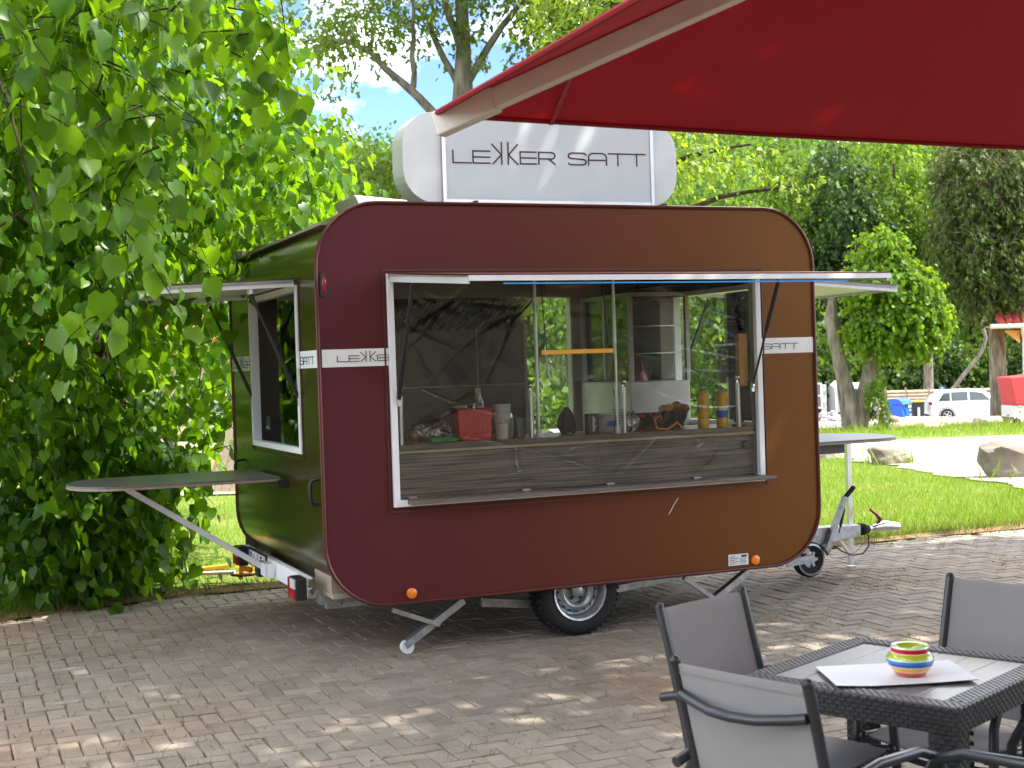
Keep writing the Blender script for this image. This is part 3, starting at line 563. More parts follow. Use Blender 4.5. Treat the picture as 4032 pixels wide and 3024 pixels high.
# posts with ball tops and slim rails
for x in (.478, 1.282, 1.896, 2.704):
    p_ = MB().tube([(x, .055, 1.196), (x, .055, 1.475)], .0155, 12).build('guard_post', M['alu'], trailer, smooth=True)
    MB().tube([(x, .055, 1.475), (x, .055, 1.49)], .007, 8).sphere((x, .055, 1.507), .019, 12).build('ball_finial', M['chrome'], p_, smooth=True)
for x in (1.338, 1.858):
    p_ = MB().tube([(x, .075, 1.196), (x, .075, 2.13)], .0115, 10).build('glass_rail', M['alu'], trailer, smooth=True)
    MB().lathe([(.024, 1.196), (.022, 1.215), (.017, 1.225), (.016, 1.24)], (x, .075, 0), 12).build('rail_foot', M['white'], p_, smooth=True)
mb = MB(); mb.bbox((1.36, .09, 1.50), (1.84, .094, 1.68)); mb.build('sneeze_guard', M['glass'], trailer)
# clear film over the opening
def film_pt(u, v):
    x, z = WX0 + .002 + (WX1 - WX0 - .004) * u, WZ0 + .014 + (WZ1 - WZ0 - .03) * v
    q = mnoise.noise((x * 2.2 + z * 1.3, z * 5.0 - x * 1.1, 2.0)) * .0015
    d = math.hypot(x - .45, z - 2.12); q += .0014 * math.sin(math.atan2(z - 2.14, x - .42) * 26) * math.exp(-d * 1.6) * min(1, d * 5)
    
    for (sx_, sz_, a_, ph) in ((1.2, 2.2, .55, 0.0), (.9, 3.3, .9, 4.0), (.8, 4.5, .1, 14.0), (.8, 3.6, -.25, 31.0)):
        n_ = mnoise.noise(((x * math.cos(a_) + z * math.sin(a_)) * sx_, (z * math.cos(a_) - x * math.sin(a_)) * sz_, ph)); q += .0040 * math.exp(-(n_ / .026) ** 2) * (.5 + .5 * math.sin(x * 3 + z * 4 + ph))
    ed = min(u, v, 1 - u, 1 - v); return (x, .012 + q * min(1, ed * 12), z)
film = MB().grid(film_pt, 330, 180).build('clear_film', M['film'], trailer, smooth=True, fix=False)
# marker lamps, plate, scratch, handles
def reflector(x, z):
    o = MB().lathe([(.030, 0), (.030, -.010), (.020, -.016), (.004, -.017)], (x, -.001, z), 20, 'y').build('side_reflector', M['amber'], trailer, smooth=True)
reflector(.489, .362); reflector(2.757, .358)
pl = MB().bbox((2.563, -.004, .335), (2.706, 0, .405)).build('type_plate', M['plate_white'], trailer)
mb = MB(); mb.bbox((2.655, -.0055, .385), (2.695, -.004, .398))
for k in range(5): mb.bbox((2.572, -.0055, .345 + k * .011), (2.605 + (k % 2) * .03, -.004, .348 + k * .011)); mb.bbox((2.645, -.0055, .345 + k * .008), (2.69, -.004, .347 + k * .008))
mb.build('plate_print', M['text_b'], pl)
mk = MB().prism([(.041 + .022 * math.cos(a) , 2.106 + (.045 if math.sin(a) > 0 else -.045) + .022 * math.sin(a)) for a in [2 * math.pi * k / 20 for k in range(20)]], 'xz', -.001, -.012).build('marker_lamp', M['black'], trailer)
MB().sphere((.041, -.012, 2.106), .02, 12, (.72, .6, 2.5)).build('marker_lens', M['redlens'], mk, smooth=True)
MB().tube([(2.152, -.001, .686), (2.19, -.002, .745), (2.222, -.001, .785)], .0022, 5).build('scratch', M['white_alu'], trailer)
for y in (.10, 2.2):
    MB().tube([(0, y, .885), (-.035, y, .892), (-.047, y, .915), (-.047, y, 1.0), (-.035, y, 1.025), (0, y, 1.032)], .011, 8).build('grab_handle', M['black'], trailer, smooth=True)
# white stripe with the name
def stroke(mb, pts, wd, P, depth=.002):
    """flat ribbon letter stroke; P maps (u, v, h) -> xyz"""
    for a, b in zip(pts[:-1], pts[1:]):
        dx, dy = b[0] - a[0], b[1] - a[1]; L = math.hypot(dx, dy)
        if L < 1e-6: continue
        ux, uy = dx / L, dy / L; nx, ny = -uy * wd / 2, ux * wd / 2; ex, ey = ux * wd * .45, uy * wd * .45
        q = [(a[0] - ex + nx, a[1] - ey + ny), (b[0] + ex + nx, b[1] + ey + ny), (b[0] + ex - nx, b[1] + ey - ny), (a[0] - ex - nx, a[1] - ey - ny)]
        vs = [P(p[0], p[1], 0) for p in q] + [P(p[0], p[1], depth) for p in q]
        mb.add(vs, [(0, 1, 2, 3), (7, 6, 5, 4), (0, 4, 5, 1), (1, 5, 6, 2), (2, 6, 7, 3), (3, 7, 4, 0)])
GL = {'L': [[(0, 1), (0, 0), (1, 0)]], 'E': [[(1, 1), (0, 1), (0, 0), (1, 0)], [(0, .5), (1, .5)]],
      'k': [[(.95, 1.75), (.95, -.05)], [(0, 1.6), (.92, .72), (.05, -.05)]], 'K': [[(.05, 1.75), (.05, -.05)], [(1, 1.6), (.08, .72), (1, -.05)]],
      'R': [[(0, 0), (0, 1), (.8, 1), (.95, .9), (1, .75), (.95, .55), (.8, .45), (0, .45)], [(.6, .45), (1, 0)]],
      'S': [[(1, .86), (.9, .97), (.75, 1), (.2, 1), (.05, .92), (0, .76), (.05, .6), (.2, .53), (.8, .47), (.95, .4), (1, .24), (.95, .08), (.8, 0), (.2, 0), (.06, .04), (0, .14)]],
      'A': [[(0, 0), (0, .68), (.06, .88), (.2, 1), (.8, 1), (.94, .88), (1, .68), (1, 0)], [(0, .42), (1, .42)]], 'T': [[(0, 1), (1, 1)], [(.5, 1), (.5, 0)]]}
LAY = [('L', 0, .089), ('E', .099, .085), ('k', .195, .051), ('K', .274, .051), ('E', .338, .082), ('R', .433, .085), ('S', .588, .094), ('A', .695, .096), ('T', .803, .1), ('T', .91, .092)]
def wordmark(mb, letters, ox, oz, total, cap, wd, P):
    for g, x, lw in letters:
        for s_ in GL[g]: stroke(mb, [(ox + (x + p[0] * lw) * total, oz + p[1] * cap) for p in s_], wd, P)
SZ0, SZ1 = 1.649, 1.747
st = MB().bbox((.018, -.003, SZ0), (.398, 0, SZ1)).build('name_stripe', M['white'], trailer)
mb = MB(); Pf = lambda u, v, h: (u, -.0035 - h, v)
wordmark(mb, LAY[:6], .104, 1.678, .68, .032, .0042, Pf); mb.build('lettering', M['text'], st)
st = MB().bbox((2.843, -.003, SZ0 + .0), (TL - .012, 0, SZ1)).build('name_stripe', M['white'], trailer)
mb = MB(); wordmark(mb, LAY[6:], 2.857 - .588 * .64, 1.678, .64, .032, .0042, Pf); mb.build('lettering', M['text'], st)
st = MB().bbox((-.003, .014, SZ0), (0, .435, SZ1)).build('name_stripe', M['white'], trailer)
mb = MB(); Ps = lambda u, v, h: (-.0035 - h, -u, v)
wordmark(mb, LAY[6:], -.40 - .588 * .75, 1.672, .75, .040, .0045, Ps); mb.build('lettering', M['text_b'], st)
st = MB().bbox((-.003, 1.765, SZ0), (0, TW - .014, SZ1)).build('name_stripe', M['white'], trailer)
mb = MB(); wordmark(mb, LAY[:6], -2.36, 1.672, 1.1, .040, .0045, Ps); mb.build('lettering', M['text_b'], st)
# end windows: frame, glass, flap, shelf
def end_window(xs, sgn):
    mb = MB()
    def fr(y0, y1, z0, z1, wd, a, b):
        mb.bbox((a, y0, z0), (b, y1, z0 + wd)); mb.bbox((a, y0, z1 - wd), (b, y1, z1)); mb.bbox((a, y0, z0 + wd), (b, y0 + wd, z1 - wd)); mb.bbox((a, y1 - wd, z0 + wd), (b, y1, z1 - wd))
    fr(.437, 1.765, 1.152, 2.133, .036, xs + sgn * .012, xs - sgn * .045); wf = mb.build('window_frame', M['white'], trailer, bevel=.003)
    mb = MB(); fr(.405, 1.80, 1.12, 2.175, .008, xs + sgn * .006, xs); mb.build('window_seam', M['trim'], trailer)
    mb = MB(); mb.bbox((xs - sgn * .02, .474, 1.19), (xs - sgn * .016, 1.05, 2.09)); mb.build('window_pane', M['glass'], wf)
    fa = (xs + sgn * .02, 2.142); fb = (xs + sgn * (.80 if sgn < 0 else 1.0), 2.108 if sgn < 0 else 2.072)
    mb = MB(); mb.prism([fa, fb, (fb[0], fb[1] + .022), (fa[0], fa[1] + .022)], 'xz', .425, 1.765); f = mb.build('window_flap', M['white'] if sgn > 0 else M['white_alu'], trailer)  # right flap given a whiter coat for the lawn's bounce light
    mb = MB(); mb.prism([(fa[0], fa[1] + .023), (fb[0], fb[1] + .023), (fb[0], fb[1] + .029), (fa[0], fa[1] + .029)], 'xz', .405, 1.79); mb.build('flap_skin', M['side_wrap'], f)
    mb = MB(); mb.bar((fa[0], .432, fa[1] - .004), (fb[0], .432, fb[1] - .004), .014, .032); mb.bar((fa[0], 1.758, fa[1] - .004), (fb[0], 1.758, fb[1] - .004), .014, .032); mb.bar((fb[0], .43, fb[1] + .004), (fb[0], 1.76, fb[1] + .004), .016, .034); mb.build('flap_edge', M['white'], f)
    for y in (.452, 1.745):
        k = .27; strut2(f, (xs + sgn * .005, y, 1.47), (xs + sgn * k, y, 2.09), .012)
    mb = MB(); mb.bar((xs + sgn * k, .46, 2.115), (xs + sgn * k, .46, 2.085), .05, .02); mb.build('strut_plate', M['white'], f)
    return wf
wl = end_window(0, -1); wr = end_window(TL, 1)
# sliding bolt, door stile seen in the left window
MB().bbox((.05, 1.48, 1.255), (.075, 1.60, 1.345)).build('lock_box', M['black'], trailer)
MB().bar((.046, 1.50, 1.275), (.046, 1.58, 1.275), .006, .016).build('lock_bar', M['alu'], trailer)
def shelf(name, x0, x1, y0, y1, z, sgn):
    r = (y1 - y0) / 2; n = 16; cy = (y0 + y1) / 2; xe = x1 - sgn * r * .8
    poly = [(x0, y0), (xe, y0)] + [(xe + sgn * r * .8 * math.cos(a), cy + r * math.sin(a)) for a in [R(-90 + 180 * k / n) for k in range(1, n)]] + [(xe, y1), (x0, y1)]
    o = MB().prism(poly, 'xy', z, z + .012).build(name, M['shelf_top'], trailer)
    MB().prism(poly, 'xy', z - .013, z - .0005).build('shelf_edge', M['ply'], o)
    return o
s1 = shelf('side_shelf', .06 - .1, -1.25, .86, 1.68, .985, -1)
mb = MB(); mb.bar((-.005, .86, .955), (-.06, .86, .955), .08, .05); mb.build('shelf_bracket', M['black'], s1)
mb = MB(); mb.bar((-.905, 1.2, .955), (-.05, 1.10, .385), .030, .034); mb.bbox((-1.0, 1.15, .955), (-.83, 1.25, .972)); mb.build('shelf_support', M['white_alu'], s1)
s2 = shelf('side_shelf', TL + .03, 4.70, .78, 1.70, 1.0, 1)
mb = MB(); mb.bbox((TL + .01, .88, .915), (4.10, .92, .986)); mb.bbox((TL + .01, 1.5, .915), (4.10, 1.54, .986)); mb.build('shelf_bracket', M['steel_d'], s2)
mb = MB(); mb.bar((4.45, 1.32, .985), (4.45, 1.32, .02), .036, .036, (1, 0, 0)); mb.bar((4.335, 1.30, .225), (4.45, 1.31, .09), .022, .022); mb.bbox((4.425, 1.295, 0), (4.475, 1.345, .012)); mb.build('shelf_leg', M['alu'], s2)
# rear bumper, lamps, number plate
mb = MB(); mb.bbox((-.06, .225, .362), (-.045, 1.96, .468)); mb.bbox((-.045, .225, .456), (-.02, 1.96, .468)); bump = mb.build('bumper', M['white'], trailer, bevel=.003)
mb = MB(); mb.bbox((-.12, 1.02, .375), (-.06, 1.14, .455)); mb.bar((-.09, .985, .37), (-.09, .985, .46), .02, .03); mb.build('support_bracket', M['white'], bump)
for y0 in (.20, 1.80):
    tl = MB().bbox((-.125, y0, .345), (-.06, y0 + .16, .47)).build('tail_light', M['black'], trailer, bevel=.006)
    MB().bbox((-.135, y0 + .006, .35), (-.1255, y0 + .154, .41)).build('red_lens', M['redlens'], tl); MB().bbox((-.135, y0 + .006, .412), (-.1255, y0 + .10, .465)).build('clear_lens', M['clear_lens'], tl)
    MB().prism([(y0 + .10, .41), (y0 + .154, .41), (y0 + .154, .465)], 'yz', -.135, -.1255).build('triangle_reflector', M['redlens'], tl)
npl = MB().bbox((-.072, 1.205, .366), (-.061, 1.735, .480)).build('number_plate', M['black'], trailer)
MB().bbox((-.076, 1.225, .376), (-.0725, 1.675, .470)).build('plate_face', M['plate_white'], npl); MB().bbox((-.0775, 1.676, .376), (-.0725, 1.72, .470)).build('plate_band', M['plate_blue'], npl)
mb = MB(); P_ = lambda u, v, h: (-.0765 - h, -u, v)
for i, g in enumerate([[[(0, 1), (0, 0), (.6, 0), (.9, .3), (.9, .7), (.6, 1), (0, 1)]], GL['L'], GL['L'], [[(.9, 1), (0, 1), (0, .5), (.8, .5), (.9, .2), (.6, 0), (0, 0)]]]):
    for s_ in g: stroke(mb, [(-1.64 + i * .092 + (.02 if i > 0 else 0) + p[0] * .05, .392 + p[1] * .062) for p in s_], .012, P_)
mb.build('plate_characters', M['text_b'], npl)
MB().bbox((-.13, 1.19, .35), (-.06, 1.28, .445)).build('plate_lamp', M['black'], trailer, bevel=.012)
# chassis, steadies, axle, wheel
mb = MB()
for y in (.42, 2.0): mb.bar((.10, y, .285), (3.2, y, .285), .06, .07)
mb.bar((.0, .30, .375), (.155, .30, .300), .035, .035); mb.bar((.155, .30, .300), (.40, .42, .285), .035, .035); mb.bar((1.56, .15, .26), (1.56, 2.27, .26), .06, .06); mb.bar((.3, .42, .285), (.3, 2.0, .285), .05, .05); mb.bar((2.9, .42, .285), (2.9, 2.0, .285), .05, .05)
mb.bar((1.05, .36, .205), (1.46, .30, .16), .05, .05); mb.bar((1.66, .36, .17), (2.42, .40, .24), .05, .045)
mb.build('chassis', M['galv'], trailer)
def steady(foot, top, pa, pb, ymid=.12):
    o = MB().bar(foot, top, .05, .040).build('steady_leg', M['galv'], trailer)
    MB().bar(pa, pb, .026, .026).build('steady_brace', M['galv'], o)
    MB().lathe([(.038, -.02), (.038, .02)], Vector(foot) + Vector((.015, 0, -.008)), 14, 'y').build('foot_roller', M['white_alu'], o, smooth=True)
steady((.475, .12, .045), (.84, .12, .272), (.40, .085, .262), (.68, .085, .150))
steady((2.44, .16, .045), (2.80, .16, .262), (2.31, .12, .27), (2.53, .12, .115))
steady((.475, 2.3, .045), (.84, 2.3, .272), (.40, 2.33, .262), (.68, 2.33, .150)); steady((2.44, 2.3, .045), (2.80, 2.3, .262), (2.31, 2.33, .27), (2.53, 2.33, .115))
mb = MB(); mb.bar((.07, .29, .33), (.05, .29, .40), .012, .03); mb.build('tow_bracket', M['galv'], trailer)
MB().lathe([(.028, -.014), (.028, .014)], (.045, .29, .322), 14, 'y').build('stop_roller', M['galv'], trailer, smooth=True)
def wheel(y, sg):
    c = (1.56, y, .262)
    prof = [(.165, .085), (.20, .098), (.235, .092), (.256, .070), (.262, .03), (.262, -.03), (.256, -.070), (.235, -.092), (.20, -.098), (.165, -.085)]
    wt = MB(); wt.lathe([(r, h) for r, h in prof] + [prof[0]], c, 40, 'y', caps=False)
    for k in range(44):
        a = 2 * math.pi * k / 44
        for hh in (-.055, 0, .055): wt.box(Vector(c) + Vector((.262 * math.cos(a), hh, .262 * math.sin(a))), (.012, .038, .018), Matrix.Rotation(-a, 3, 'Y'))
    o = wt.build('wheel', M['rubber'], trailer, smooth=True)
    s = -sg
    rm = MB(); rm.lathe([(.168, s * .088), (.172, s * .096), (.160, s * .092), (.150, s * .070), (.142, s * .030), (.130, s * .024), (.112, s * .050), (.095, s * .058), (.078, s * .050), (.066, s * .026), (.04, s * .030), (.038, s * .05), (.02, s * .058), (.002, s * .058)], c, 36, 'y', caps=False)
    r_ = rm.build('rim', M['galv'], o, smooth=True)
    hb = MB()
    for k in range(16): a = 2 * math.pi * k / 16; hb.lathe([(.0085, s * .020), (.0085, s * .042), (.001, s * .0425)], Vector(c) + Vector((.121 * math.cos(a), 0, .121 * math.sin(a))), 8, 'y')
    hb.build('rim_hole', M['black'], o)
    nb = MB()
    for k in range(5): a = 2 * math.pi * k / 5 + .3; nb.lathe([(.010, s * .02), (.010, s * .042), (.006, s * .046)], Vector(c) + Vector((.052 * math.cos(a), 0, .052 * math.sin(a))), 6, 'y')
    nb.build('wheel_nut', M['steel_d'], o)
wheel(.135, 1); wheel(TW - .135, -1)
# drawbar, coupling, hand brake, jockey wheel, cables
mb = MB(); mb.prism([(2.9, .22), (3.9, .22), (4.36, .262), (4.385, .262), (4.385, .352), (4.34, .352), (2.9, .372)], 'xz', 1.10, 1.22); db = mb.build('drawbar', M['galv'], trailer, bevel=.004)
MB().lathe([(.042, 4.39), (.046, 4.405), (.040, 4.415), (.046, 4.43), (.040, 4.44), (.045, 4.455), (.036, 4.47), (.028, 4.50)], (0, 1.16, .308), 16, 'x').build('bellows', M['rubber'], db, smooth=True)
mb = MB(); mb.tube([(4.49, 1.16, .310), (4.56, 1.16, .310)], .018, 10); mb.tube([(4.54, 1.16, .312), (4.60, 1.16, .318), (4.66, 1.16, .318), (4.73, 1.16, .312), (4.775, 1.16, .305)], [.022, .036, .040, .034, .03], 12); mb.build('coupling', M['chrome'], db, smooth=True)
MB().tube([(4.585, 1.16, .34), (4.61, 1.16, .375), (4.58, 1.16, .41), (4.52, 1.16, .452)], [.018, .018, .013, .010], 8).build('coupling_handle', M['redlens'], db, smooth=True)
mb = MB(); mb.bar((4.045, 1.075, .19), (4.225, 1.06, .575), .030, .042, (0, 1, 0)); mb.tube([(4.03, 1.075, .235), (4.06, 1.075, .17), (4.10, 1.075, .23)], .02, 8); hbk = mb.build('brake_lever', M['galv'], trailer)
MB().bar((4.218, 1.06, .565), (4.305, 1.06, .645), .026, .024, (0, 1, 0)).build('lever_grip', M['rubber'], hbk); MB().tube([(4.21, 1.055, .49), (4.17, 1.055, .36)], .011, 8).tube([(4.17, 1.055, .36), (4.16, 1.06, .31)], .005, 6).build('lever_damper', M['black'], hbk, smooth=True)
jw = MB().lathe([(.062, -.030), (.118, -.034), (.130, -.02), (.130, .02), (.118, .034), (.062, .03), (.062, -.030)], (3.93, 1.12, .131), 28, 'y', caps=False).build('jockey_wheel', M['rubber'], trailer, smooth=True)
mb = MB(); mb.lathe([(.118, -.036), (.104, -.038), (.098, -.02), (.098, .02)], (3.93, 1.12, .131), 28, 'y', caps=False); mb.lathe([(.022, -.045), (.022, .04)], (3.93, 1.12, .131), 12, 'y')
for k in range(6): a = 2 * math.pi * k / 6; mb.bar((3.93, 1.10, .131), (3.93 + .1 * math.cos(a), 1.10, .131 + .1 * math.sin(a)), .022, .016, (0, 1, 0))
mb.build('jockey_rim', M['galv'], jw, smooth=True)
MB().bar((3.70, 1.07, .125), (3.945, 1.07, .142), .012, .055).build('jockey_fork', M['galv'], jw); MB().tube([(3.93, 1.12, .23), (4.02, 1.12, .225), (4.04, 1.12, .20)], .02, 8).build('jockey_clamp', M['black'], jw, smooth=True)
MB().tube([(4.11, 1.06, .225), (4.16, 1.03, .18), (4.25, 1.02, .145), (4.34, 1.02, .15), (4.40, 1.03, .20), (4.425, 1.06, .26), (4.425, 1.10, .33), (4.39, 1.14, .357)], .006, 6).build('brake_cable', M['black'], trailer, smooth=True)
MB().tube([(4.05, 1.06, .17), (4.09, 1.05, .135), (4.18, 1.04, .128), (4.30, 1.05, .165), (4.42, 1.08, .24), (4.55, 1.13, .31)], .0025, 5).build('breakaway_cable', M['redlens'], trailer)
# roof sign and vent
sign = MB().prism(rrect(.622, 2.452, 2.600, 3.142, .20, 8), 'xz', .30, .50).build('roof_sign', M['white_alu'], trailer, bevel=.004)
MB().bbox((.885, .285, 2.625), (2.255, .299, 3.118)).build('sign_face', M['paper'], sign)
mb = MB(); mb.bbox((.862, .280, 2.606), (.8845, .31, 3.138)); mb.bbox((2.2555, .280, 2.606), (2.278, .31, 3.138)); mb.bbox((.885, .282, 2.606), (2.255, .31, 2.6245)); mb.bbox((.885, .282, 3.1185), (2.255, .31, 3.138)); mb.build('sign_frame', M['alu'], sign)
mb = MB(); Pg = lambda u, v, h: (u, .2845 - h, v + .012 * (u - .93) / 1.28); wordmark(mb, LAY[:6], .931, 2.842, 1.285, .072, .0085, Pg); mb.build('lettering', M['text'], sign)
mb = MB(); wordmark(mb, LAY[6:], .931, 2.842, 1.285, .072, .0085, Pg); mb.build('lettering', M['text'], sign)
mb = MB()
for x in (1.02, 2.3): mb.bar((x - .05, .26, 2.575), (x + .04, .30, 2.612), .02, .014); mb.bbox((x + .03, .25, 2.572), (x + .05, .30, 2.615))
mb.build('sign_clamp', M['black'], sign)
mb = MB(); mb.prism([(.54, 2.74), (.58, 2.66), (.62, 2.56), (1.05, 2.56), (1.05, 2.70)], 'xz', 1.05, 1.55); mb.build('roof_vent', M['white_alu'], trailer, bevel=.004)
# interior: walls, hood, fridge, cabinet, door frame
YB = TW - .04
mb = MB(); mb.bbox((.04, YB - .012, .36), (2.235, YB, 2.50)); mb.build('inner_wall', M['int_dark'], trailer)
mb = MB(); mb.bbox((2.655, YB - .012, .36), (2.92, YB, 2.50)); mb.bbox((2.235, YB - .012, 2.16), (2.655, YB, 2.50)); mb.build('inner_wall', M['int_mid'], trailer)
mb = MB(); mb.bbox((2.925, YB - .03, .36), (3.21, YB, 2.50)); mb.build('inner_wall', M['int_dark'], trailer)
mb = MB(); mb.bbox((2.236, YB - .03, .40), (2.252, TW + .01, 2.16)); mb.bbox((2.633, YB - .03, .40), (2.652, TW + .01, 2.16)); mb.bbox((2.252, YB - .03, 2.143), (2.633, TW + .01, 2.16)); mb.build('door_frame', M['int_light'], trailer)
mb = MB(); mb.bbox((.05, .05, 2.44), (3.2, YB, 2.455)); mb.build('inner_ceiling', M['int_mid'], trailer)
mb = MB(); mb.bbox((.05, .05, .36), (3.2, YB, .385)); mb.build('inner_floor', M['int_mid'], trailer)
mb = MB(); mb.bbox((.032, .05, .66), (.045, .42, 2.2)); mb.bbox((.032, 1.78, .66), (.045, 2.38, 2.2)); mb.bbox((TL - .045, .05, .66), (TL - .032, .42, 2.2)); mb.bbox((TL - .045, 1.78, .66), (TL - .032, 2.38, 2.2)); mb.bbox((.032, .42, .66), (.045, 1.78, 1.15)); mb.bbox((TL - .045, .42, .66), (TL - .032, 1.78, 1.15)); mb.build('end_lining', M['int_mid'], trailer)
mb = MB(); mb.prism([(1.80, 2.42), (1.80, 2.12), (2.36, 1.92), (2.36, 2.42)], 'yz', .45, 2.18); hd = mb.build('extractor_hood', M['hood'], trailer)
mb = MB()
for k in range(24): x = .52 + k * .068; mb.bar((x, 1.80, 2.10), (x, 2.33, 1.91), .012, .02)
mb.build('hood_baffle', M['steel_d'], hd)
mb = MB(); mb.bbox((1.84, YB - .02, .9), (1.855, YB - .012, 1.95)); mb.bbox((.5, YB - .02, 1.478), (2.23, YB - .012, 1.49)); mb.build('wall_seam', M['int_mid'], trailer)
MB().bbox((.30, 1.75, .386), (2.2, YB - .02, 1.10)).build('back_worktop', M['int_mid'], trailer)
MB().bbox((.055, .10, .386), (.30, .47, 1.9)).build('corner_locker', M['int_mid'], trailer)
fr_ = MB().bbox((2.70, 1.50, .386), (3.195, 2.33, 1.478)).build('display_fridge', M['fridge'], trailer, bevel=.008)
mb = MB()
for (x, y) in ((2.71, 1.51), (3.18, 1.51), (2.71, 2.31), (3.18, 2.31), (2.71, 1.92)): mb.bbox((x, y, 1.479), (x + .03, y + .03, 2.10))
for (x, y) in ((2.715, 1.515), (2.715, 2.3)): mb.bbox((x, y, 2.101), (3.2, y + .02, 2.13))
mb.bbox((2.712, 1.515, 2.101), (2.73, 2.33, 2.13)); mb.build('fridge_frame', M['int_light'], fr_)
mb = MB(); mb.bbox((2.722, 1.545, 1.485), (2.726, 2.30, 2.10)); mb.bbox((2.745, 1.522, 1.485), (3.17, 1.526, 2.10)); mb.build('fridge_glass', M['glass'], fr_)
mb = MB()
for z in (1.68, 1.88): mb.bbox((2.75, 1.56, z), (3.17, 2.29, z + .008))
mb.build('fridge_shelf', M['alu'], fr_)
mb = MB(); mb.bbox((2.696, 1.70, 1.385), (2.699, 1.73, 1.42)); mb.bbox((2.696, 1.745, 1.385), (2.699, 1.775, 1.42)); mb.bbox((2.696, 1.70, 1.37), (2.699, 1.77, 1.378)); mb.prism([(1.60, 1.39), (1.64, 1.39), (1.62, 1.425)], 'yz', 2.696, 2.699)
for k in range(6): mb.bbox((2.696, 1.65, 1.27 - k * .02), (2.699, 1.80, 1.276 - k * .02))
mb.build('warning_print', M['text_b'], fr_)
MB().bbox((2.715, .045, 1.45), (2.775, .09, 1.78)).build('notice_board', M['orangewood'], trailer)

# ------------------------------------------------------------------ things on the counter and inside
CZ = 1.196
def on_counter(name, label, cat, x, y, z=CZ, group=None, rz=0): return thing(name, label, cat, T(x, y, z), TYAW + rz, group)
t = on_counter('red_crate', 'red plastic container filled with paper napkins on the serving counter', 'container', .955, .19)
MB().prism([(-.098, 0), (.098, 0), (.108, .185), (-.108, .185)], 'xz', -.07, .07).build('crate_body', M['red_plastic'], t, bevel=.006)
mb = MB()
for k in range(4): mb.bbox((-.110, -.074, .125 + k * .016), (.110, -.0705, .133 + k * .016))
for k in range(7): mb.bbox((-.085 + k * .026, -.0725, .02), (-.075 + k * .026, -.0705, .105))
mb.build('crate_ribs', M['red_plastic'], t); mb = MB(); mb.grid(lambda u, v: (-.105 + .17 * u, -.06 + .1 * v, .187 + .028 * math.sin(u * 5 + .6) * u + .012 * v), 8, 4).grid(lambda u, v: (-.10 + .15 * u, -.05 + .1 * v, .190 + .03 * u), 4, 3).build('napkins', M['napkin'], t)
t = on_counter('cup_stack', 'tall stack of white cups with a cloudy sleeve beside the red container', 'cups', 1.135, .15)
MB().lathe([(.036, 0), (.043, .09), (.046, .092)], (0, 0, 0), 20).build('lower_cup', M['cup'], t, smooth=True); MB().lathe([(.044, .093), (.050, .10), (.052, .19), (.056, .205)], (0, 0, 0), 20).build('sleeve', M['translucent'], t, smooth=True)
t = on_counter('water_bottle', 'clear water bottle with beige cap behind the cup stack', 'bottle', 1.07, .36)
MB().lathe([(.036, 0), (.037, .17), (.034, .20), (.016, .262), (.014, .27)], (0, 0, 0), 18).build('bottle_body', M['bag'], t, smooth=True); MB().lathe([(.018, .268), (.018, .298), (.014, .302)], (0, 0, 0), 16).build('cap', M['edge'], t, smooth=True)
t = on_counter('sauce_bottle', 'small dark sauce bottle with a steel pourer between two glasses', 'bottle', 1.21, .2)
MB().lathe([(.024, 0), (.025, .075), (.013, .10), (.012, .115)], (0, 0, 0), 16).build('bottle_body', M['brown_liq'], t, smooth=True); MB().lathe([(.013, .115), (.015, .13), (.008, .15)], (0, 0, 0), 14).build('pourer', M['chrome'], t, smooth=True)
for i, (x, y, lb) in enumerate(((1.185, .14, 'empty drinking glass left of the small sauce bottle'), (1.272, .2, 'empty drinking glass right of the small sauce bottle'))):
    MB_ = MB().lathe([(.026, 0), (.034, .115), (.032, .115), (.025, .006), (.001, .005)], (0, 0, 0), 18); o = MB_.build('drinking_glass', M['glass'], smooth=True); o.location = T(x, y, CZ); tag(o, lb, 'glass', 'glasses on the counter')
t = on_counter('green_tray', 'flat green plastic tray in front of the bread bag', 'tray', .76, .15)
MB().bbox((-.085, -.05, 0), (.085, .05, .022)).build('tray_base', M['green_p'], t, bevel=.006)
mb = MB(); mb.bbox((-.09, -.055, .022), (.09, .055, .026)); mb.build('tray_rim', M['green_p'], t)
t = on_counter('bread_bag', 'clear bag of pale bread rolls behind the green tray', 'bag', .74, .32)
mb = MB()
for k in range(7): mb.sphere((-.09 + .03 * k, rnd.uniform(-.03, .03), .04 + .03 * (k % 2)), .04, 10, (1, 1, .8))
mb.build('bread_roll', M['bread'], t, smooth=True); MB().sphere((0, 0, .05), .13, 14, (1.05, .6, .68)).build('bag_film', M['bag'], t, smooth=True)
o = MB().tube([T(.60, .12, CZ + .01), T(.68, .12, CZ + .08), T(.78, .14, CZ + .15), T(.86, .16, CZ + .172)], .004, 6).tube([T(.73, .15, CZ + .10), T(.80, .13, CZ + .05), T(.86, .10, CZ + .012)], .004, 6).build('power_cable', M['black']); tag(o, 'thin dark cable looping over the counter to the red container', 'cable')
for x, lb, dz in ((.445, 'small black card reader at the left end of the counter', .05), (2.735, 'small black device at the right end of the counter', .03)):
    t = on_counter('card_reader', lb, 'device', x + .01, .12); MB().box((0, 0, .06 + dz / 2), (.045, .06, .10)).build('casing', M['black'], t, bevel=.006); MB().box((0, 0, .006), (.06, .07, .012)).build('stand', M['steel_d'], t)
t = on_counter('black_carton', 'small upright black box with white print on the counter', 'box', 1.700, .10)
MB().bbox((-.036, -.025, 0), (.036, .025, .125)).build('carton', M['black'], t)
mb = MB(); 
for k in range(7): mb.bbox((-.008, -.0265, .02 + k * .013), (.006 + .004 * (k % 3), -.0255, .028 + k * .013))
mb.build('print', M['plate_white'], t)
